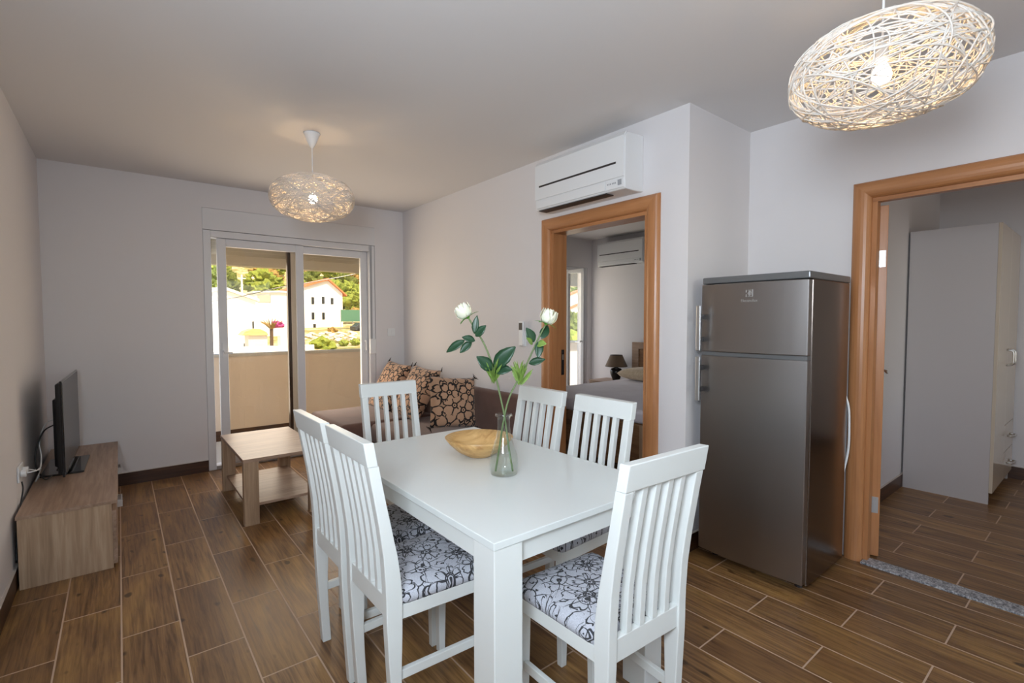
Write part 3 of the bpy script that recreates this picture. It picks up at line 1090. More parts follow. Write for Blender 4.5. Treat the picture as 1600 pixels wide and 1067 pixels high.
# ------------------------------------------------------------------ air conditioners
def make_ac(label):
    r = empty('air_conditioner', (XR, 1.853, 2.115), label=label, cat='air conditioner', group='wall air conditioners')
    L_ = 0.785
    body = [(0.0, 0.0), (-0.06, -0.006), (-0.160, -0.004), (-0.170, 0.0), (-0.176, 0.060), (-0.174, 0.30), (-0.150, 0.327), (0.0, 0.335)]
    MB().prism([(x, z) for x, z in body], 'y', 0, L_).build('housing', M['plastic'], r, bevel=0.006)
    MB().prism([(-0.1765, 0.066), (-0.184, 0.066), (-0.183, 0.302), (-0.160, 0.331), (-0.155, 0.326), (-0.1745, 0.300)], 'y', 0.002, L_ - 0.002).build('front_panel', M['plastic'], r, bevel=0.003)
    MB().box(-0.1845, -0.1835, 0.06, L_ - 0.045, 0.148, 0.160).build('intake_slot', M['gasket'], r)
    MB().prism([(-0.171, 0.006), (-0.179, 0.008), (-0.182, 0.058), (-0.1765, 0.058)], 'y', 0.145, L_ - 0.012).build('louver', M['plastic'], r, bevel=0.002)
    MB().prism([(-0.100, -0.006), (-0.168, -0.0055), (-0.168, -0.0105), (-0.100, -0.011)], 'y', 0.145, L_ - 0.03).build('outlet_shadow_gap', M['gasket'], r)
    d = MB().prism([(-0.171, 0.004), (-0.178, 0.006), (-0.181, 0.058), (-0.1765, 0.058)], 'y', 0.004, 0.140).build('display_panel', M['plastic'], r, bevel=0.002)
    MB().prism([(-0.1795, 0.020), (-0.1805, 0.020), (-0.1822, 0.052), (-0.1812, 0.052)], 'y', 0.020, 0.048).build('sticker', M['grey_plastic'], d)
    mk = MB()
    for k in range(6):
        y = 0.062 + k * 0.011 + (0.004 if k > 2 else 0)
        mk.prism([(-0.1800, 0.033), (-0.1808, 0.033), (-0.1814, 0.042), (-0.1806, 0.042)], 'y', y, y + 0.007)
    mk.build('printed_marks', M['grey_plastic'], d)
    return r


ac = make_ac('white wall air conditioner above the bedroom doorway')
ac2 = copy_tree(ac)
ac2.location = (XB, 4.02, 2.115)
ac2['label'] = 'white wall air conditioner inside the bedroom, above the bedside lamp'

# ------------------------------------------------------------------ refrigerator
fr = empty('refrigerator', (2.80, 1.211, 0), label='tall stainless steel fridge freezer standing beside the hall doorway', cat='refrigerator')
fx = 2.80
MB().box(2.595 - fx, 3.085 - fx, -0.272, 0.272, 0.03, 1.538).build('cabinet', M['steel_side'], fr, bevel=0.006)
MB().box(2.548 - fx, 3.087 - fx, -0.274, 0.274, 1.5385, 1.574).build('top_cover', M['steel_top'], fr, bevel=0.006)
MB().box(2.585 - fx, 2.5945 - fx, -0.262, 0.262, 0.06, 1.535).build('door_gasket', M['gasket'], fr)


def fdoor(name, z0, z1):
    mb = MB()
    n = 40
    ring = []
    for i in range(n + 1):
        t = -1 + 2 * i / n
        ring.append((2.540 - fx - 0.018 * (1 - t * t), 0.272 * t))
    poly = ring + [(2.5845 - fx, 0.272), (2.5845 - fx, -0.272)]
    o = mb.prism(poly, 'z', z0, z1).build(name, M['steel'], fr, bevel=0.004)
    return o


dl = fdoor('lower_door', 0.055, 1.146)
du = fdoor('upper_door', 1.168, 1.534)
MB().box(2.545 - fx, 2.5845 - fx, -0.270, 0.270, 1.1465, 1.1675).build('divider_strip', M['steel_top'], fr)
for dd, z0, z1 in ((du, 1.172, 1.420), (dl, 0.895, 1.140)):
    h_ = MB()
    h_.box(2.484 - fx, 2.494 - fx, 0.248, 0.272, z0, z1)
    h_.build('door_handle', M['silver'], dd, bevel=0.003)
    m_ = MB()
    m_.box(2.4945 - fx, 2.539 - fx, 0.253, 0.266, z0 + 0.05, z0 + 0.075).box(2.4945 - fx, 2.539 - fx, 0.253, 0.266, z1 - 0.075, z1 - 0.05)
    m_.build('handle_mount', M['gasket'], dd)
# logo: framed wedge emblem and lettering on the freezer door
lx = 2.5208 - fx
lg = MB()
s_ = 0.018
zc_ = 1.477
lg.box(lx, lx + 0.001, -s_, -s_ + 0.004, zc_ - s_, zc_ + s_)
lg.box(lx, lx + 0.001, -s_ + 0.004, s_ - 0.01, zc_ + s_ - 0.004, zc_ + s_).box(lx, lx + 0.001, -s_ + 0.004, s_ - 0.01, zc_ - s_, zc_ - s_ + 0.004)
lg.box(lx, lx + 0.001, s_ - 0.004, s_, zc_ - s_, zc_ - 0.004).box(lx, lx + 0.001, s_ - 0.004, s_, zc_ + 0.004, zc_ + s_)
lg.prism([(-0.001, zc_ + 0.013), (-0.001, zc_ - 0.013), (0.009, zc_ - 0.001), (0.009, zc_ + 0.001)], 'x', lx, lx + 0.001)
lg.prism([(-0.003, zc_ + 0.013), (-0.003, zc_ - 0.013), (-0.010, zc_ - 0.008), (-0.012, zc_), (-0.010, zc_ + 0.008)], 'x', lx, lx + 0.001)
lg.build('emblem', M['silver'], du)
tx = bpy.data.curves.new('lettering', 'FONT')
tx.body = 'Electrolux'
tx.size = 0.021
tx.align_x = 'CENTER'
tx.extrude = 0.0004
tx.materials.append(M['silver'])
to = curve_mesh('lettering', tx)
to.matrix_world = Matrix(((0, 0, -1, lx + 0.0003), (-1, 0, 0, 0.0), (0, 1, 0, zc_ - 0.044), (0, 0, 0, 1)))
to.parent = du
ft = MB()
for y in (-0.22, 0.22):
    for x in (2.64, 3.04):
        ft.lathe([(0.018, 0.0), (0.018, 0.029), (0.001, 0.029)], x - fx, y, 12)
ft.build('feet', M['gasket'], fr)
MB().tube(catmull([(3.092 - fx, -0.262, 0.93), (3.104 - fx, -0.276, 0.86), (3.108 - fx, -0.280, 0.74), (3.106 - fx, -0.278, 0.62), (3.092 - fx, -0.262, 0.50)], 6), 0.006, 8).build('power_cord', M['plastic'], fr, smooth=True)

# ------------------------------------------------------------------ tv cabinet, television and cables
TVZ = 0.372
tc = empty('tv_cabinet', (-0.235, 4.22, 0), label='low oak-look tv cabinet along the left wall', cat='cabinet')
y0, y1 = 3.395 - 4.22, 5.045 - 4.22
x0, x1 = -0.422 + 0.235, -0.038 + 0.235
MB().box(x0 - 0.005, x1 + 0.006, y0 - 0.004, y1, TVZ - 0.018, TVZ).build('top_panel', M['oak_y'], tc, bevel=0.0015)
MB().box(x0, x1 - 0.019, y0, y0 + 0.018, 0.0, TVZ - 0.0185).build('side_panel', M['oak_front_lit'], tc, bevel=0.001)
MB().box(x0, x1 - 0.019, y1 - 0.018, y1, 0.0, TVZ - 0.0185).build('side_panel', M['oak_front_lit'], tc, bevel=0.001)
MB().box(x0, x0 + 0.012, y0 + 0.0185, y1 - 0.0185, 0.03, TVZ - 0.02).build('back_panel', M['oak_y'], tc)
MB().box(x0 + 0.0125, x1 - 0.04, y0 + 0.0185, y1 - 0.0185, 0.03, 0.048).build('bottom_panel', M['oak_y'], tc)
ym = (y0 + y1) / 2
for a, b in ((y0 + 0.002, ym - 0.002), (ym + 0.002, y1 - 0.002)):
    f = MB().box(x1 - 0.0185, x1, a, b, 0.022, TVZ - 0.058).build('drawer', M['oak_y'], tc, bevel=0.001)
    c = (a + b) / 2
    MB().box(x1 + 0.0005, x1 + 0.026, c - 0.065, c - 0.055, 0.225, 0.265).box(x1 + 0.0005, x1 + 0.026, c + 0.055, c + 0.065, 0.225, 0.265).box(x1 + 0.018, x1 + 0.026, c - 0.055, c + 0.055, 0.225, 0.265).build('drawer_handle', M['chrome'], f)
MB().box(x1 - 0.030, x1 - 0.019, y0 + 0.0185, y1 - 0.0185, 0.03, TVZ - 0.02).build('drawer_rail', M['oak_y'], tc)

tv = empty('television', (-0.262, 4.385, TVZ), math.radians(-1.5), label='flat black television on the oak tv cabinet', cat='television')
MB().box(-0.012, 0.0, -0.455, 0.455, 0.035, 0.610).build('bezel', M['gloss_black'], tv, bevel=0.004)
MB().box(-0.0002, 0.0012, -0.440, 0.440, 0.060, 0.598).build('screen', M['screen'], tv)
MB().loft([[(-0.0125, -0.44, 0.045), (-0.0125, 0.44, 0.045), (-0.0125, 0.44, 0.60), (-0.0125, -0.44, 0.60)],
           [(-0.034, -0.43, 0.055), (-0.034, 0.43, 0.055), (-0.034, 0.43, 0.59), (-0.034, -0.43, 0.59)],
           [(-0.036, -0.37, 0.075), (-0.036, 0.37, 0.075), (-0.036, 0.37, 0.50), (-0.036, -0.37, 0.50)],
           [(-0.056, -0.35, 0.085), (-0.056, 0.35, 0.085), (-0.056, 0.35, 0.49), (-0.056, -0.35, 0.49)]]).build('rear_housing', M['black'], tv, bevel=0.004)
MB().loft([[(-0.075, -0.14, 0.012), (-0.005, -0.14, 0.012), (-0.005, 0.14, 0.012), (-0.075, 0.14, 0.012)],
           [(-0.060, -0.09, 0.034), (-0.014, -0.09, 0.034), (-0.014, 0.09, 0.034), (-0.060, 0.09, 0.034)],
           [(-0.058, -0.07, 0.11), (-0.038, -0.07, 0.11), (-0.038, 0.07, 0.11), (-0.058, 0.07, 0.11)]]).build('stand_neck', M['black'], tv, bevel=0.003)
MB().box(-0.140, 0.070, -0.24, 0.23, 0.0005, 0.0115).build('stand_base', M['gloss_black'], tv, bevel=0.004)
wo_ = empty('wall_outlet', (XL, 3.70, 0.525), label='white socket plate on the left wall behind the tv cabinet', cat='outlet')
MB().box(0.0, 0.010, -0.075, 0.075, -0.042, 0.042).build('plate', M['plastic'], wo_, bevel=0.004)
for y in (-0.036, 0.036):
    n = 16
    MB().loft([[(x, y + 0.019 * math.cos(2 * PI * i / n), 0.019 * math.sin(2 * PI * i / n)) for i in range(n)] for x in (0.0105, 0.034)]).build('plug', M['plastic'], wo_, bevel=0.003)
TB = MB().tube(catmull([(-0.405, 3.665, 0.525), (-0.375, 3.70, 0.522), (-0.372, 3.86, 0.50), (-0.395, 3.98, 0.43), (-0.415, 4.05, 0.3795), (-0.41, 4.20, 0.3795)], 8), 0.0032, 8)
TB.build('power_cable', M['plastic'], None, smooth=True, label='white power cable from the wall socket onto the tv cabinet', cat='cable', group='cables behind the television')
MB().tube(catmull([(-0.405, 3.736, 0.525), (-0.37, 3.78, 0.51), (-0.375, 3.94, 0.55), (-0.392, 4.06, 0.62), (-0.372, 4.18, 0.70), (-0.325, 4.25, 0.72)], 8), 0.003, 8).build('aerial_cable', M['plastic'], None, smooth=True, label='white aerial cable looping up to the back of the television', cat='cable', group='cables behind the television')
MB().tube(catmull([(-0.325, 4.14, 0.70), (-0.375, 4.07, 0.67), (-0.404, 4.00, 0.57), (-0.402, 3.99, 0.47), (-0.372, 4.03, 0.39), (-0.348, 4.10, 0.388)], 8), 0.0042, 8).build('signal_cable', M['black'], None, smooth=True, label='black cable curling behind the television', cat='cable', group='cables behind the television')
MB().tube(catmull([(-0.428, 3.66, 0.483), (-0.424, 3.65, 0.44), (-0.431, 3.60, 0.36), (-0.434, 3.50, 0.24), (-0.4365, 3.46, 0.12)], 8), 0.0035, 8).build('hanging_cable', M['black'], None, smooth=True, label='black cable hanging down from the wall socket behind the cabinet', cat='cable', group='cables behind the television')

# ------------------------------------------------------------------ coffee table
ct = empty('coffee_table', (0.853, 3.985, 0), label='low oak-look coffee table with a lower shelf by the balcony door', cat='table')
hx, hy, cz = 0.252, 0.450, 0.440
MB().box(-hx, hx, -hy, hy, cz - 0.022, cz).build('tabletop', M['oak_x'], ct, bevel=0.0015)
for sx in (-1, 1):
    for sy in (-1, 1):
        a, b = sorted((sx * (hx - 0.003), sx * (hx - 0.092)))
        c, d = sorted((sy * (hy - 0.003), sy * (hy - 0.055)))
        MB().box(a, b, c, d, 0.0, cz - 0.0225).build('leg', M['oak_z'], ct, bevel=0.0015)
MB().box(-hx + 0.03, hx - 0.03, -hy + 0.0555, hy - 0.0555, 0.105, 0.123).build('shelf', M['oak_x'], ct, bevel=0.001)

# ------------------------------------------------------------------ corner sofa and cushions
sf = empty('corner_sofa', (2.0, 4.2, 0), label='brown fabric corner sofa against the right wall below the window', cat='sofa')


def soft(name, x0, x1, y0, y1, z0, z1, mat, parent, bev=0.045, puff=0.0):
    o = MB().box(x0, x1, y0, y1, z0, z1).build(name, M[mat], parent, bevel=bev, seg=5, smooth=True)
    return o


soft('base', 1.72 - 2, 2.48 - 2, 2.83 - 4.2, 5.03 - 4.2, 0.06, 0.27, 'brown_fabric', sf, 0.02)
soft('chaise_base', 1.47 - 2, 1.719 - 2, 4.16 - 4.2, 5.03 - 4.2, 0.06, 0.27, 'brown_fabric', sf, 0.02)
soft('seat_pad', 1.70 - 2, 2.36 - 2, 2.84 - 4.2, 4.139 - 4.2, 0.2705, 0.435, 'brown_fabric', sf)
soft('chaise_pad', 1.45 - 2, 2.36 - 2, 4.14 - 4.2, 5.02 - 4.2, 0.2705, 0.445, 'brown_fabric', sf)
MB().loft([[(2.362 - 2, y, 0.2705), (2.484 - 2, y, 0.2705), (2.484 - 2, y, 0.73), (2.470 - 2, y, 0.755), (2.43 - 2, y, 0.760), (2.405 - 2, y, 0.740)] for y in (2.83 - 4.2, 3.9 - 4.2)]).build('backrest', M['brown_fabric'], sf, bevel=0.025, seg=4, smooth=False)
MB().loft([[(2.362 - 2, y, 0.2705), (2.484 - 2, y, 0.2705), (2.484 - 2, y, 0.73), (2.470 - 2, y, 0.755), (2.43 - 2, y, 0.760), (2.405 - 2, y, 0.740)] for y in (3.902 - 4.2, 5.03 - 4.2)]).build('backrest', M['brown_fabric'], sf, bevel=0.025, seg=4, smooth=False)
lg_ = MB()
for x, y in ((1.76, 2.88), (2.44, 2.88), (2.44, 4.98), (1.52, 4.98), (1.52, 4.22)):
    lg_.lathe([(0.025, 0.0), (0.025, 0.0595), (0.001, 0.0595)], x - 2, y - 4.2, 12)
lg_.build('feet', M['black'], sf)


def cushion(label, centre, u, v, size, th=0.13):
    """u = across, v = up (both unit), both in the cushion's plane"""
    r = bpy.data.objects.new('throw_cushion', None)
    u = Vector(u).normalized()
    nrm = u.cross(Vector(v)).normalized()
    v = nrm.cross(u).normalized()
    r.matrix_world = Matrix(((u.x, v.x, nrm.x, centre[0]), (u.y, v.y, nrm.y, centre[1]), (u.z, v.z, nrm.z, centre[2]), (0, 0, 0, 1)))
    COL.objects.link(r)
    tag(r, label, 'cushion', 'flower cushions on the sofa')
    n = 20
    mb = MB()
    for sg in (1, -1):
        g = []
        for i in range(n + 1):
            row = []
            for j in range(n + 1):
                a, b = -1 + 2 * i / n, -1 + 2 * j / n
                pin = 1 - 0.055 * (1 - b * b) * abs(a) ** 3
                pin2 = 1 - 0.055 * (1 - a * a) * abs(b) ** 3
                h = ((1 - a ** 4) * (1 - b ** 4)) ** 0.55
                row.append(mb.bm.verts.new((a * size / 2 * pin, b * size / 2 * pin2, sg * (th / 2 * h))))
            g.append(row)
        for i in range(n):
            for j in range(n):
                f = (g[i][j], g[i + 1][j], g[i + 1][j + 1], g[i][j + 1])
                mb.bm.faces.new(f if sg > 0 else tuple(reversed(f)))
    bmesh.ops.remove_doubles(mb.bm, verts=mb.bm.verts[:], dist=1e-5)
    mb.build('cover', M['flower_cushion'], r, smooth=True)
    for a in (-1, 1):
        for b in (-1, 1):
            t = MB()
            for k in range(5):
                w = (k - 2) * 0.012
                t.tube([(a * size * 0.49, b * size * 0.49, 0), (a * (size * 0.49 + 0.014) + w * b, b * (size * 0.49 + 0.014) - w * a, 0.002 * k)], [0.004, 0.002], 6)
            t.build('tassel', M['tassel'], r)
    return r


# ------------------------------------------------------------------ small wall things
so_ = empty('wall_switch', (2.345, YF, 1.212), label='white switch plate on the far wall above the sofa corner', cat='switch')
MB().box(-0.042, 0.042, -0.009, 0.0, -0.042, 0.042).build('plate', M['plastic'], so_, bevel=0.003)
MB().box(-0.030, -0.001, -0.012, -0.0092, -0.030, 0.030).build('rocker', M['plastic'], so_, bevel=0.001)
MB().box(0.001, 0.030, -0.012, -0.0092, -0.030, 0.030).build('rocker', M['plastic'], so_, bevel=0.001)
rc = empty('remote_control', (XR, 2.975, 1.235), label='white remote in a wall holder left of the bedroom doorway', cat='remote control')
MB().box(-0.014, 0.0, -0.030, 0.030, -0.10, 0.02).build('wall_holder', M['plastic'], rc, bevel=0.003)
rb = MB().box(-0.034, -0.0145, -0.026, 0.026, -0.095, 0.10).build('remote_body', M['plastic'], rc, bevel=0.006)
MB().box(-0.0355, -0.0345, -0.020, 0.020, 0.03, 0.085).build('display', M['gasket'], rb)

# ------------------------------------------------------------------ bedroom
bd = empty('double_bed', (4.48, 3.30, 0), label='oak double bed with white mattress seen through the bedroom doorway', cat='bed')
bx0, bx1, by0, by1 = -1.08, 1.06, -0.85, 0.80
for y in (by0, by1 - 0.06):
    MB().box(bx0 + 0.061, bx1 - 0.001, y, y + 0.06, 0.10, 0.46).build('side_board', M['bed_wood'], bd, bevel=0.004)
MB().box(bx0, bx0 + 0.06, by0 + 0.081, by1 - 0.081, 0.08, 0.46).build('foot_board', M['bed_wood'], bd, bevel=0.004)
for y in (by0, by1 - 0.08):
    MB().box(bx0 - 0.01, bx0 + 0.06, y, y + 0.08, 0.0, 0.46).build('post', M['oak_z'], bd, bevel=0.004)
hb_ = MB().box(bx1, bx1 + 0.05, by0 - 0.03, by1 + 0.03, 0.0, 0.10)
frame = MB()
frame.box(bx1, bx1 + 0.05, by0 - 0.17, by0 - 0.06, 0.0, 1.04).box(bx1, bx1 + 0.05, by1 + 0.06, by1 + 0.17, 0.0, 1.04).box(bx1, bx1 + 0.05, by0 - 0.06, by1 + 0.06, 0.95, 1.04)
hb_.bm.free()
hbo = frame.build('headboard', M['oak_y'], bd, bevel=0.004)
MB().box(bx1 + 0.015, bx1 + 0.035, by0 - 0.0595, by1 + 0.0595, 0.25, 0.9495).build('headboard_panel', M['bed_wood'], hbo)
MB().box(bx0 + 0.0605, bx1 - 0.005, by0 + 0.0605, by1 - 0.0605, 0.30, 0.345).build('slat_base', M['bed_wood'], bd)
soft('mattress', bx0 + 0.010, bx1 - 0.006, by0 + 0.012, by1 - 0.012, 0.4605, 0.580, 'linen', bd, 0.04)


def pillow(x, y, label):
    r = empty('pillow', (x, y, 0.581), label=label, cat='pillow', group='cream pillows on the bed')
    mb = MB()
    n = 14
    for sg in (1, -1):
        g = []
        for i in range(n + 1):
            row = []
            for j in range(n + 1):
                a, b = -1 + 2 * i / n, -1 + 2 * j / n
                h = ((1 - a ** 4) * (1 - b ** 4)) ** 0.5
                row.append(mb.bm.verts.new((a * 0.27, b * 0.42, 0.08 + sg * 0.08 * h)))
            g.append(row)
        for i in range(n):
            for j in range(n):
                mb.bm.faces.new((g[i][j], g[i + 1][j], g[i + 1][j + 1], g[i][j + 1]))
    bmesh.ops.remove_doubles(mb.bm, verts=mb.bm.verts[:], dist=1e-5)
    mb.build('pillow_case', M['pillow'], r, smooth=True)


pillow(5.22, 3.66, 'cream pillow at the head of the bed beside the lamp')
ns = empty('nightstand', (5.40, 4.52, 0), label='low oak nightstand between the bed and the bedroom window', cat='nightstand')
MB().box(-0.20, 0.19, -0.24, 0.24, 0.482, 0.50).build('top_panel', M['oak_y'], ns, bevel=0.002)
MB().box(-0.18, 0.18, -0.23, 0.23, 0.04, 0.4815).build('cabinet_body', M['oak_y'], ns, bevel=0.002)
MB().box(-0.198, -0.1805, -0.225, 0.225, 0.27, 0.475).build('drawer', M['oak_y'], ns)
bl_ = empty('table_lamp', (5.44, 4.46, 0.50), label='bedside lamp with black jar base and taupe shade on the nightstand', cat='lamp')
MB().lathe([(0.002, 0.0005), (0.05, 0.0005), (0.055, 0.02), (0.085, 0.10), (0.088, 0.13), (0.07, 0.165), (0.025, 0.178), (0.02, 0.19), (0.002, 0.19)], n=28).build('lamp_base', M['ceramic'], bl_, smooth=True)
MB().tube([(0, 0, 0.191), (0, 0, 0.34)], 0.006, 8).build('lamp_stem', M['black'], bl_)
sh = MB().lathe([(0.155, 0.195), (0.085, 0.355), (0.083, 0.355), (0.153, 0.195)], n=36).build('lamp_shade', M['shade'], bl_, smooth=False)
MB().lathe([(0.1555, 0.194), (0.1535, 0.2), (0.1518, 0.2)], n=36).build('shade_trim', M['black'], sh)
MB().lathe([(0.0875, 0.349), (0.0853, 0.357), (0.0822, 0.357)], n=36).build('shade_trim', M['black'], sh)

# ------------------------------------------------------------------ wardrobe in the hall room
wd = empty('wardrobe', (5.36, 0.84, 0), label='tall pale grey wardrobe in the hall beyond the open door', cat='wardrobe')
a0, a1 = 4.89 - 5.36, 5.84 - 5.36
MB().box(a0, a0 + 0.02, 0.588 - 0.84, 1.087 - 0.84, 0.0, 2.03).build('side_panel', M['wardrobe'], wd, bevel=0.001)
MB().box(a1 - 0.02, a1, 0.588 - 0.84, 1.087 - 0.84, 0.0, 2.03).build('side_panel', M['wardrobe'], wd, bevel=0.001)
MB().box(a0 + 0.0205, a1 - 0.0205, 0.592 - 0.84, 1.085 - 0.84, 2.008, 2.03).build('top_panel', M['wardrobe_front'], wd)
MB().box(a0 + 0.0205, a1 - 0.0205, 1.07 - 0.84, 1.085 - 0.84, 0.07, 2.007).build('back_panel', M['wardrobe'], wd)
MB().box(a0 + 0.0205, a1 - 0.0205, 0.61 - 0.84, 1.069 - 0.84, 0.08, 0.098).build('bottom_panel', M['wardrobe'], wd)
mid = (a0 + a1) / 2
for i, (p, q, z0) in enumerate(((a0 + 0.001, mid - 0.001, 0.085), (mid + 0.001, a1 - 0.001, 0.52))):
    dr = MB().box(p, q, 0.568 - 0.84, 0.5875 - 0.84, z0, 2.028).build('wardrobe_door', M['wardrobe_front'], wd, bevel=0.001)
    hx_ = q - 0.05 if i == 0 else p + 0.05
    k = MB()
    k.tube(catmull([(hx_, 0.5675 - 0.84, 0.99), (hx_, 0.535 - 0.84, 1.00), (hx_, 0.53 - 0.84, 1.05), (hx_, 0.535 - 0.84, 1.10), (hx_, 0.5675 - 0.84, 1.11)], 5), 0.006, 8)
    k.build('pull', M['chrome'], dr, smooth=True)
for z in (0.085, 0.302):
    dr = MB().box(mid + 0.001, a1 - 0.001, 0.568 - 0.84, 0.5875 - 0.84, z, z + 0.213).build('drawer', M['wardrobe_front'], wd, bevel=0.001)
    hx_ = (mid + a1) / 2
    MB().tube(catmull([(hx_ - 0.06, 0.5675 - 0.84, z + 0.11), (hx_ - 0.05, 0.535 - 0.84, z + 0.11), (hx_ + 0.05, 0.535 - 0.84, z + 0.11), (hx_ + 0.06, 0.5675 - 0.84, z + 0.11)], 5), 0.007, 8).build('pull', M['chrome'], dr, smooth=True)

# cushions, placed after the sofa they lean on
cushion('flower-patterned cushion in the sofa corner by the balcony door', (2.170, 4.745, 0.668), (0.0, -1.0, -0.04), (0.52, 0.0, 1.0), 0.52)
cushion('flower-patterned cushion in the middle, between the corner one and the front one', (2.180, 4.185, 0.660), (0.0, -1.0, -0.03), (0.55, 0.0, 1.0), 0.52)
cushion('flower-patterned cushion nearest the table, turned to face it', (2.175, 3.515, 0.655), (1.0, -0.10, -0.10), (0.10, 0.24, 1.0), 0.43)

# ------------------------------------------------------------------ balcony
MB().box(-0.6, 7.2, YF + 0.201, 6.55, -0.2, -0.02).build('floor_balcony', M['concrete'], **ST)
pp = MB().box(-0.6, 7.2, 6.36, 6.50, -0.02, 0.93).build('wall_parapet', M['parapet'], **ST)
MB().box(-0.6, 7.2, 6.345, 6.515, 0.9305, 0.962).build('coping', M['concrete'], pp)
skb = MB().box(-0.6, 7.2, 6.35, 6.3595, -0.02, 0.095).build('baseboard_balcony', M['skirting'], **ST)
MB().box(-0.6, 7.2, YF + 0.201, 6.40, 2.46, 2.60).build('ceiling_balcony', M['concrete'], **ST)
MB().box(-0.6, 7.2, 6.401, 6.55, 1.975, 2.60).build('trim_2', M['concrete'], **ST)
MB().box(-0.6, 3.3, YB - 2.6, YB - 0.41, 2.46, 2.60).box(3.3, 7.2, YB - 2.6, -1.65, 2.46, 2.60).build('sun_block_slab', M['concrete'], **ST)  # unseen slabs added to keep sun out of the rear and hall openings


# ------------------------------------------------------------------ the hillside village outside
def gz(x, y):
    ks = [(6, -5.0), (18, -4.2), (40, -2.2), (62, -0.5), (82, 0.4), (100, 3.2), (130, 9.5), (180, 24.0), (260, 46)]
    d = y * 0.86 + max(0, x) * 0.25
    for (a, b), (c, e) in zip(ks, ks[1:]):
        if d <= c:
            t = (d - a) / (c - a)
            return b + (e - b) * max(0, t)
    return ks[-1][1]


hm = MB()
nx, ny = 70, 70
grid = []
for i in range(nx + 1):
    row = []
    for j in range(ny + 1):
        x = -60 + 260 * i / nx
        y = 7.5 + 230 * (j / ny) ** 1.5
        z = gz(x, y) + noise.noise(Vector((x * 0.07, y * 0.07, 0))) * min(2.5, y * 0.012)
        row.append(hm.bm.verts.new((x, y, z)))
    grid.append(row)
for i in range(nx):
    for j in range(ny):
        hm.bm.faces.new((grid[i][j], grid[i + 1][j], grid[i + 1][j + 1], grid[i][j + 1]))
hm.build('hill_terrain', M['hill'], smooth=True, **ST)


def house(loc, w, d, h, ridge, rz, label, roof='roof', wins=(), roof_over=0.5, flat=False):
    """gable facing -y; w = facade width, d = depth"""
    r = empty('house', loc, rz, label=label, cat='house', group='white houses on the hillside')
    MB().prism([(-w / 2, -4.0), (w / 2, -4.0), (w / 2, h), (0, h + ridge), (-w / 2, h)], 'y', 0, d).build('walls', M['house_white'], r)
    s = ridge / (w / 2)
    o = roof_over
    rm = MB()
    for sx in (-1, 1):
        rm.prism([(0, h + ridge + 0.02), (sx * (w / 2 + o), h - s * o + 0.02), (sx * (w / 2 + o), h - s * o + 0.22), (0, h + ridge + 0.24)], 'y', -0.25, d + 0.25)
    rm.build('roof', M[roof], r)
    for (x, z, ww, hh) in wins:
        MB().box(x - ww / 2, x + ww / 2, -0.06, -0.005, z - hh / 2, z + hh / 2).build('window', M['dark_opening'], r)
    return r


# white three-storey gable house seen through the right pane: long left roof slope, short right one
gh = empty('house', (0, 80, 0.4), 0, label='white gabled house with two rows of narrow windows behind the green fence', cat='house', group='white houses on the hillside')
MB().prism([(20.9, -4.0), (28.6, -4.0), (28.6, 5.4), (26.25, 7.4), (20.9, 5.6)], 'y', 0, 14).build('walls', M['house_white'], gh)
MB().prism([(26.25, 7.42), (20.2, 5.38), (20.2, 5.62), (26.25, 7.75)], 'y', -0.4, 14.3).build('roof', M['roof'], gh)
MB().prism([(26.25, 7.42), (29.2, 4.93), (29.2, 5.15), (26.25, 7.75)], 'y', -0.4, 14.3).build('roof', M['roof'], gh)
for x, z, hh in ((23.9, 4.1, 1.1), (25.5, 4.2, 1.1), (26.9, 4.1, 1.0), (23.9, 1.7, 1.1), (25.5, 1.7, 1.1), (24.1, -0.2, 1.3)):
    MB().box(x - 0.2, x + 0.2, -0.06, -0.005, z - hh / 2, z + hh / 2).build('window', M['dark_opening'], gh)
house((6.5, 45, -2.0), 4.9, 9, 5.0, 0.85, 0.1, 'large plain white gable wall nearest the balcony', 'house_white', [(1.6, 1.2, 0.3, 0.6), (2.2, 3.0, 0.12, 0.6)], 0.2)
mh = house((15.6, 66, 1.0), 5.4, 8, 3.7, 0.15, 0.05, 'flat-roofed white house with a pale window panel and a loggia', 'house_white', [(2.0, 1.9, 1.2, 0.8)], 0.25)
MB().box(-2.4, -0.9, -0.06, -0.005, 2.6, 3.5).build('window', M['shutter'], mh)
house((58.0, 53, 0.5), 9, 10, 4.2, 1.8, -0.6, 'orange-roofed white house seen through the bedroom window', 'roof', [(-2, 2.6, 0.9, 1.2), (1, 2.6, 0.9, 1.2)])
house((45.5, 43.0, -1.2), 5, 8, 3.4, 1.2, -0.7, 'small orange-roofed house behind shrubs outside the bedroom', 'roof', [(-1, 2.0, 0.8, 1.0)])

# terrace with low white walls and garage in front of the gable wall
tr = empty('terrace', (8.4, 40, -1.1), label='low white terrace walls with a tan arched canopy below the gable wall', cat='terrace')
MB().box(-3.0, 3.6, 0, 0.3, -2.5, 0.55).box(-3.0, 3.6, 0.3, 4, -1.5, 0.15).build('terrace_wall', M['house_white'], tr)
MB().box(-0.9, 0.4, 0.8, 2.2, 0.15, 1.355).build('store', M['concrete'], tr)
MB().prism([(-1.35, 1.36), (-1.1, 1.66), (-0.6, 1.85), (-0.1, 1.82), (0.3, 1.6), (0.45, 1.36)], 'y', 0.6, 2.4).build('canopy', M['bamboo'], tr)
MB().box(1.3, 2.8, 0.6, 1.6, 0.15, 1.3).build('planter', M['house_white'], tr)

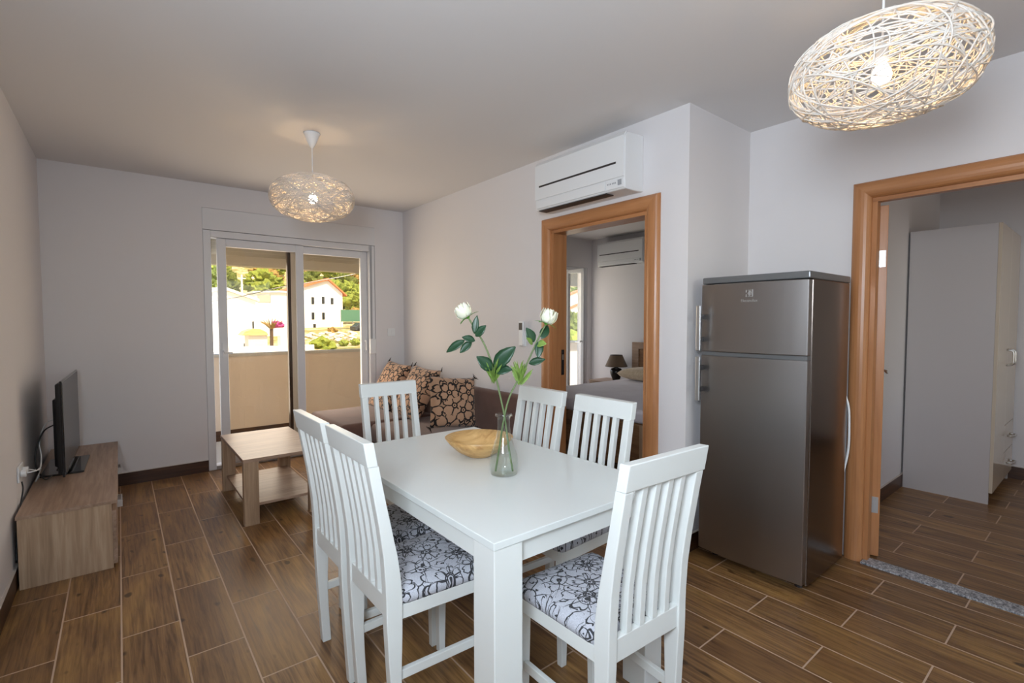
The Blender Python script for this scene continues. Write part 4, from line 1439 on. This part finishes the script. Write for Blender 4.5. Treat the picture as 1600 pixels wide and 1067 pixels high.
fc = empty('screen_fence', (29.2, 74, 0.3), label='green screen fence in front of the white gabled house', cat='fence')
MB().box(-3.0, 6.0, 0, 0.05, 0.9, 2.7).build('screen_cloth', M['fence_green'], fc)
for k in range(6):
    MB().tube([(-3.0 + k * 1.8, 0.08, -1.0), (-3.0 + k * 1.8, 0.08, 2.8)], 0.05, 6).build('post', M['grey_plastic'], fc)


def car(x, y, z, label):
    r = empty('car', (x, y, z), 0.1, label=label, cat='car', group='cars parked below the fence')
    MB().prism([(-2.0, 0.25), (2.0, 0.25), (2.05, 0.75), (1.2, 0.9), (0.7, 1.4), (-1.1, 1.42), (-1.7, 0.95), (-2.05, 0.85)], 'y', -0.8, 0.8).build('car_body', M['asphalt'], r, bevel=0.08)
    for a in (-1.25, 1.25):
        for b in (-0.85, 0.65):
            n = 14
            MB().loft([[(a + 0.33 * math.cos(2 * PI * i / n), b + t, 0.33 + 0.33 * math.sin(2 * PI * i / n)) for i in range(n)] for t in (0, 0.2)]).build('wheel', M['black'], r)


car(29.2, 72.3, -0.35, 'dark car parked below the green fence, nearer the gabled house')
car(33.9, 72.6, -0.35, 'dark car parked below the green fence, farther from the gabled house')


def blob(rad, seed, rough=0.35, sub=3):
    bm = bmesh.new()
    bmesh.ops.create_icosphere(bm, subdivisions=sub, radius=1.0)
    for v in bm.verts:
        d = 1 + rough * noise.noise(v.co * 1.7 + Vector((seed, 0, 0))) + rough * 0.8 * noise.noise(v.co * 4.5 + Vector((0, seed, 0))) + rough * 0.5 * noise.noise(v.co * 11 + Vector((0, 0, seed)))
        v.co = Vector((v.co.x * rad[0], v.co.y * rad[1], v.co.z * rad[2])) * d
    mb = MB()
    mb.bm.free()
    mb.bm = bm
    return mb


protos = []
for k, (rad, mt, lab) in enumerate((((2.3, 2.2, 2.6), 'crown_a', 'dark green pine'), ((2.8, 2.6, 2.2), 'crown_b', 'yellow green broadleaf tree'), ((2.4, 2.4, 2.0), 'crown_c', 'rust brown tree'))):
    c = blob(rad, k * 3.7, 0.55, 4)
    me = c.build('crown', M[mt]).data
    t = MB().tube([(0, 0, -1.5), (0.1, 0, 0.6), (0, 0.1, 2.2)], [0.22, 0.18, 0.1], 8).build('trunk', M['bark']).data
    protos.append((me, t, lab))
for o in [o for o in list(COL.objects) if o.parent is None and o.name.split('.')[0] in ('crown', 'trunk')]:
    bpy.data.objects.remove(o)
rt = random.Random(5)


def tree(x, y, s, k, lab=None, grp='trees on the hillside'):
    me, tm, l0 = protos[k]
    r = empty('tree', (x, y, gz(x, y) - 0.2), rt.uniform(0, 6), label=lab or (l0 + ' among the trees on the hill behind the houses'), cat='tree', group=grp)
    r.scale = (s, s, s)
    a = bpy.data.objects.new('crown', me)
    COL.objects.link(a)
    a.parent = r
    a.location = (0, 0, 2.8)
    b = bpy.data.objects.new('trunk', tm)
    COL.objects.link(b)
    b.parent = r
    return r


spots = []
for i in range(1800):
    ang = rt.uniform(0.13, 0.40)
    y = rt.uniform(96, 185)
    if len(spots) > 62 or any((ang * y - a) ** 2 + (y - b) ** 2 < 9.0 ** 2 for a, b in spots):
        continue
    if ang > 0.345 and rt.random() < 0.6:
        continue
    if (y < 119 and 14 < ang * y < 36) or math.hypot(ang * y - 31, y - 116) < 5 or math.hypot(ang * y - 19.3, y - 110) < 5:
        continue
    spots.append((ang * y, y))
    k = 2 if rt.random() < 0.08 else (1 if rt.random() < 0.5 else 0)
    lab = None
    tree(ang * y, y, rt.uniform(0.95, 1.2), k, lab)
tree(16.4, 93, 0.9, 2, 'rust brown tree just behind the flat-roofed house')
for i, (x, y, s, k) in enumerate(((34.5, 34.5, 0.85, 0), (39.6, 38.5, 0.75, 1), (31.0, 29.6, 0.6, 1), (66, 70, 1.5, 0), (78, 72, 1.5, 1), (74, 84, 1.7, 0), (92, 84, 1.7, 1), (92, 98, 1.8, 0))):
    tree(x, y, s, k, protos[k][2] + ' outside the bedroom window', 'trees outside the bedroom window')


def shrub(x, y, s, mt, lab, zoff=0.0):
    o = blob((s, s, s * 0.7), x, 0.45, 3).build('shrub', M[mt], None, label=lab, cat='shrub', group='shrubs on the rocky slope')
    o.location = (x, y, gz(x, y) + s * 0.3 + zoff)


shrub(16.4, 52, 1.1, 'crown_b', 'bright green shrub at the foot of the rocky slope')
for i, (x, y, s) in enumerate(((18.0, 54, 0.5), (19.5, 54.4, 0.5), (21.0, 55, 0.5), (22.4, 56, 0.5))):
    shrub(x, y, s, 'crown_b', 'small green shrub in the row below the rocky slope')
shrub(23.6, 70, 0.7, 'crown_c', 'dry yellow shrub beside the end of the green fence')
shrub(19.6, 72, 0.6, 'crown_b', 'small green shrub at the top of the rocky slope')
shrub(33.5, 88, 1.3, 'crown_c', 'rust brown shrub beside the right corner of the gabled house', 1.5)
ro = random.Random(3)
rk = [blob((1, 1, 0.7), 50 + k, 0.5, 2).build('rock', M['rock']).data for k in range(3)]
for o in [o for o in list(COL.objects) if o.name.split('.')[0] == 'rock']:
    bpy.data.objects.remove(o)
rpos = []
for i in range(400):
    y = ro.uniform(58, 69)
    x = ro.uniform(0.27, 0.385) * y
    if len(rpos) >= 60 or any((x - p) ** 2 + (y - q) ** 2 < 1.1 for p, q in rpos):
        continue
    rpos.append((x, y))
    o = bpy.data.objects.new('rock', rk[i % 3])
    COL.objects.link(o)
    s = ro.uniform(0.18, 0.42)
    o.scale = (s * ro.uniform(0.8, 1.3), s, s * 0.7)
    o.rotation_euler = (0, 0, ro.uniform(0, 6))
    o.location = (x, y, gz(x, y) + 0.05)
    tag(o, 'pale rock lying on the slope below the green fence', 'rock', 'pale rocks on the slope')
ag = empty('agave', (10.7, 48, -0.35), label='spiky plant with magenta bracts on the white terrace', cat='plant')
am = MB()
for k in range(16):
    a = k * 2.4
    am.tube([(0, 0, 0.9), (0.5 * math.cos(a), 0.5 * math.sin(a), 1.4), (0.95 * math.cos(a), 0.95 * math.sin(a), 1.55 + 0.5 * ((k % 4) / 4))], [0.06, 0.07, 0.01], 5)
am.build('spikes', M['crown_c'], ag)
blob((0.5, 0.45, 0.32), 9.0, 0.5, 3).build('bracts', M['magenta'], ag).location = (0.55, 0, 1.35)
MB().tube([(0, 0, -2.6), (0, 0, 0.95)], 0.15, 8).build('trunk', M['bark'], ag)

# utility poles and the cable that crosses the view
for x, y, h_, lab in ((19.3, 110, 6.4, 'pale utility pole among the trees, left one'), (31.0, 116, 6.4, 'pale utility pole on the hill behind the gabled house')):
    u = empty('utility_pole', (x, y, gz(x, y) - 0.5), label=lab, cat='pole')
    MB().tube([(0, 0, 0), (0, 0, h_ + 1.5)], [0.22, 0.16], 8).build('mast', M['house_white'], u)
    MB().box(-0.7, 0.7, -0.06, 0.06, h_ + 0.7, h_ + 0.85).build('crossarm', M['house_white'], u)
MB().tube(catmull([(0.5, 24.5, 1.75), (3.72, 25, 2.30), (5.75, 25, 2.85), (6.95, 25, 3.12), (9.6, 25, 3.75), (14, 25.5, 5.0)], 8), 0.025, 6).build('overhead_cable', M['black'], None, label='black overhead cable sagging across the view from the balcony', cat='cable')
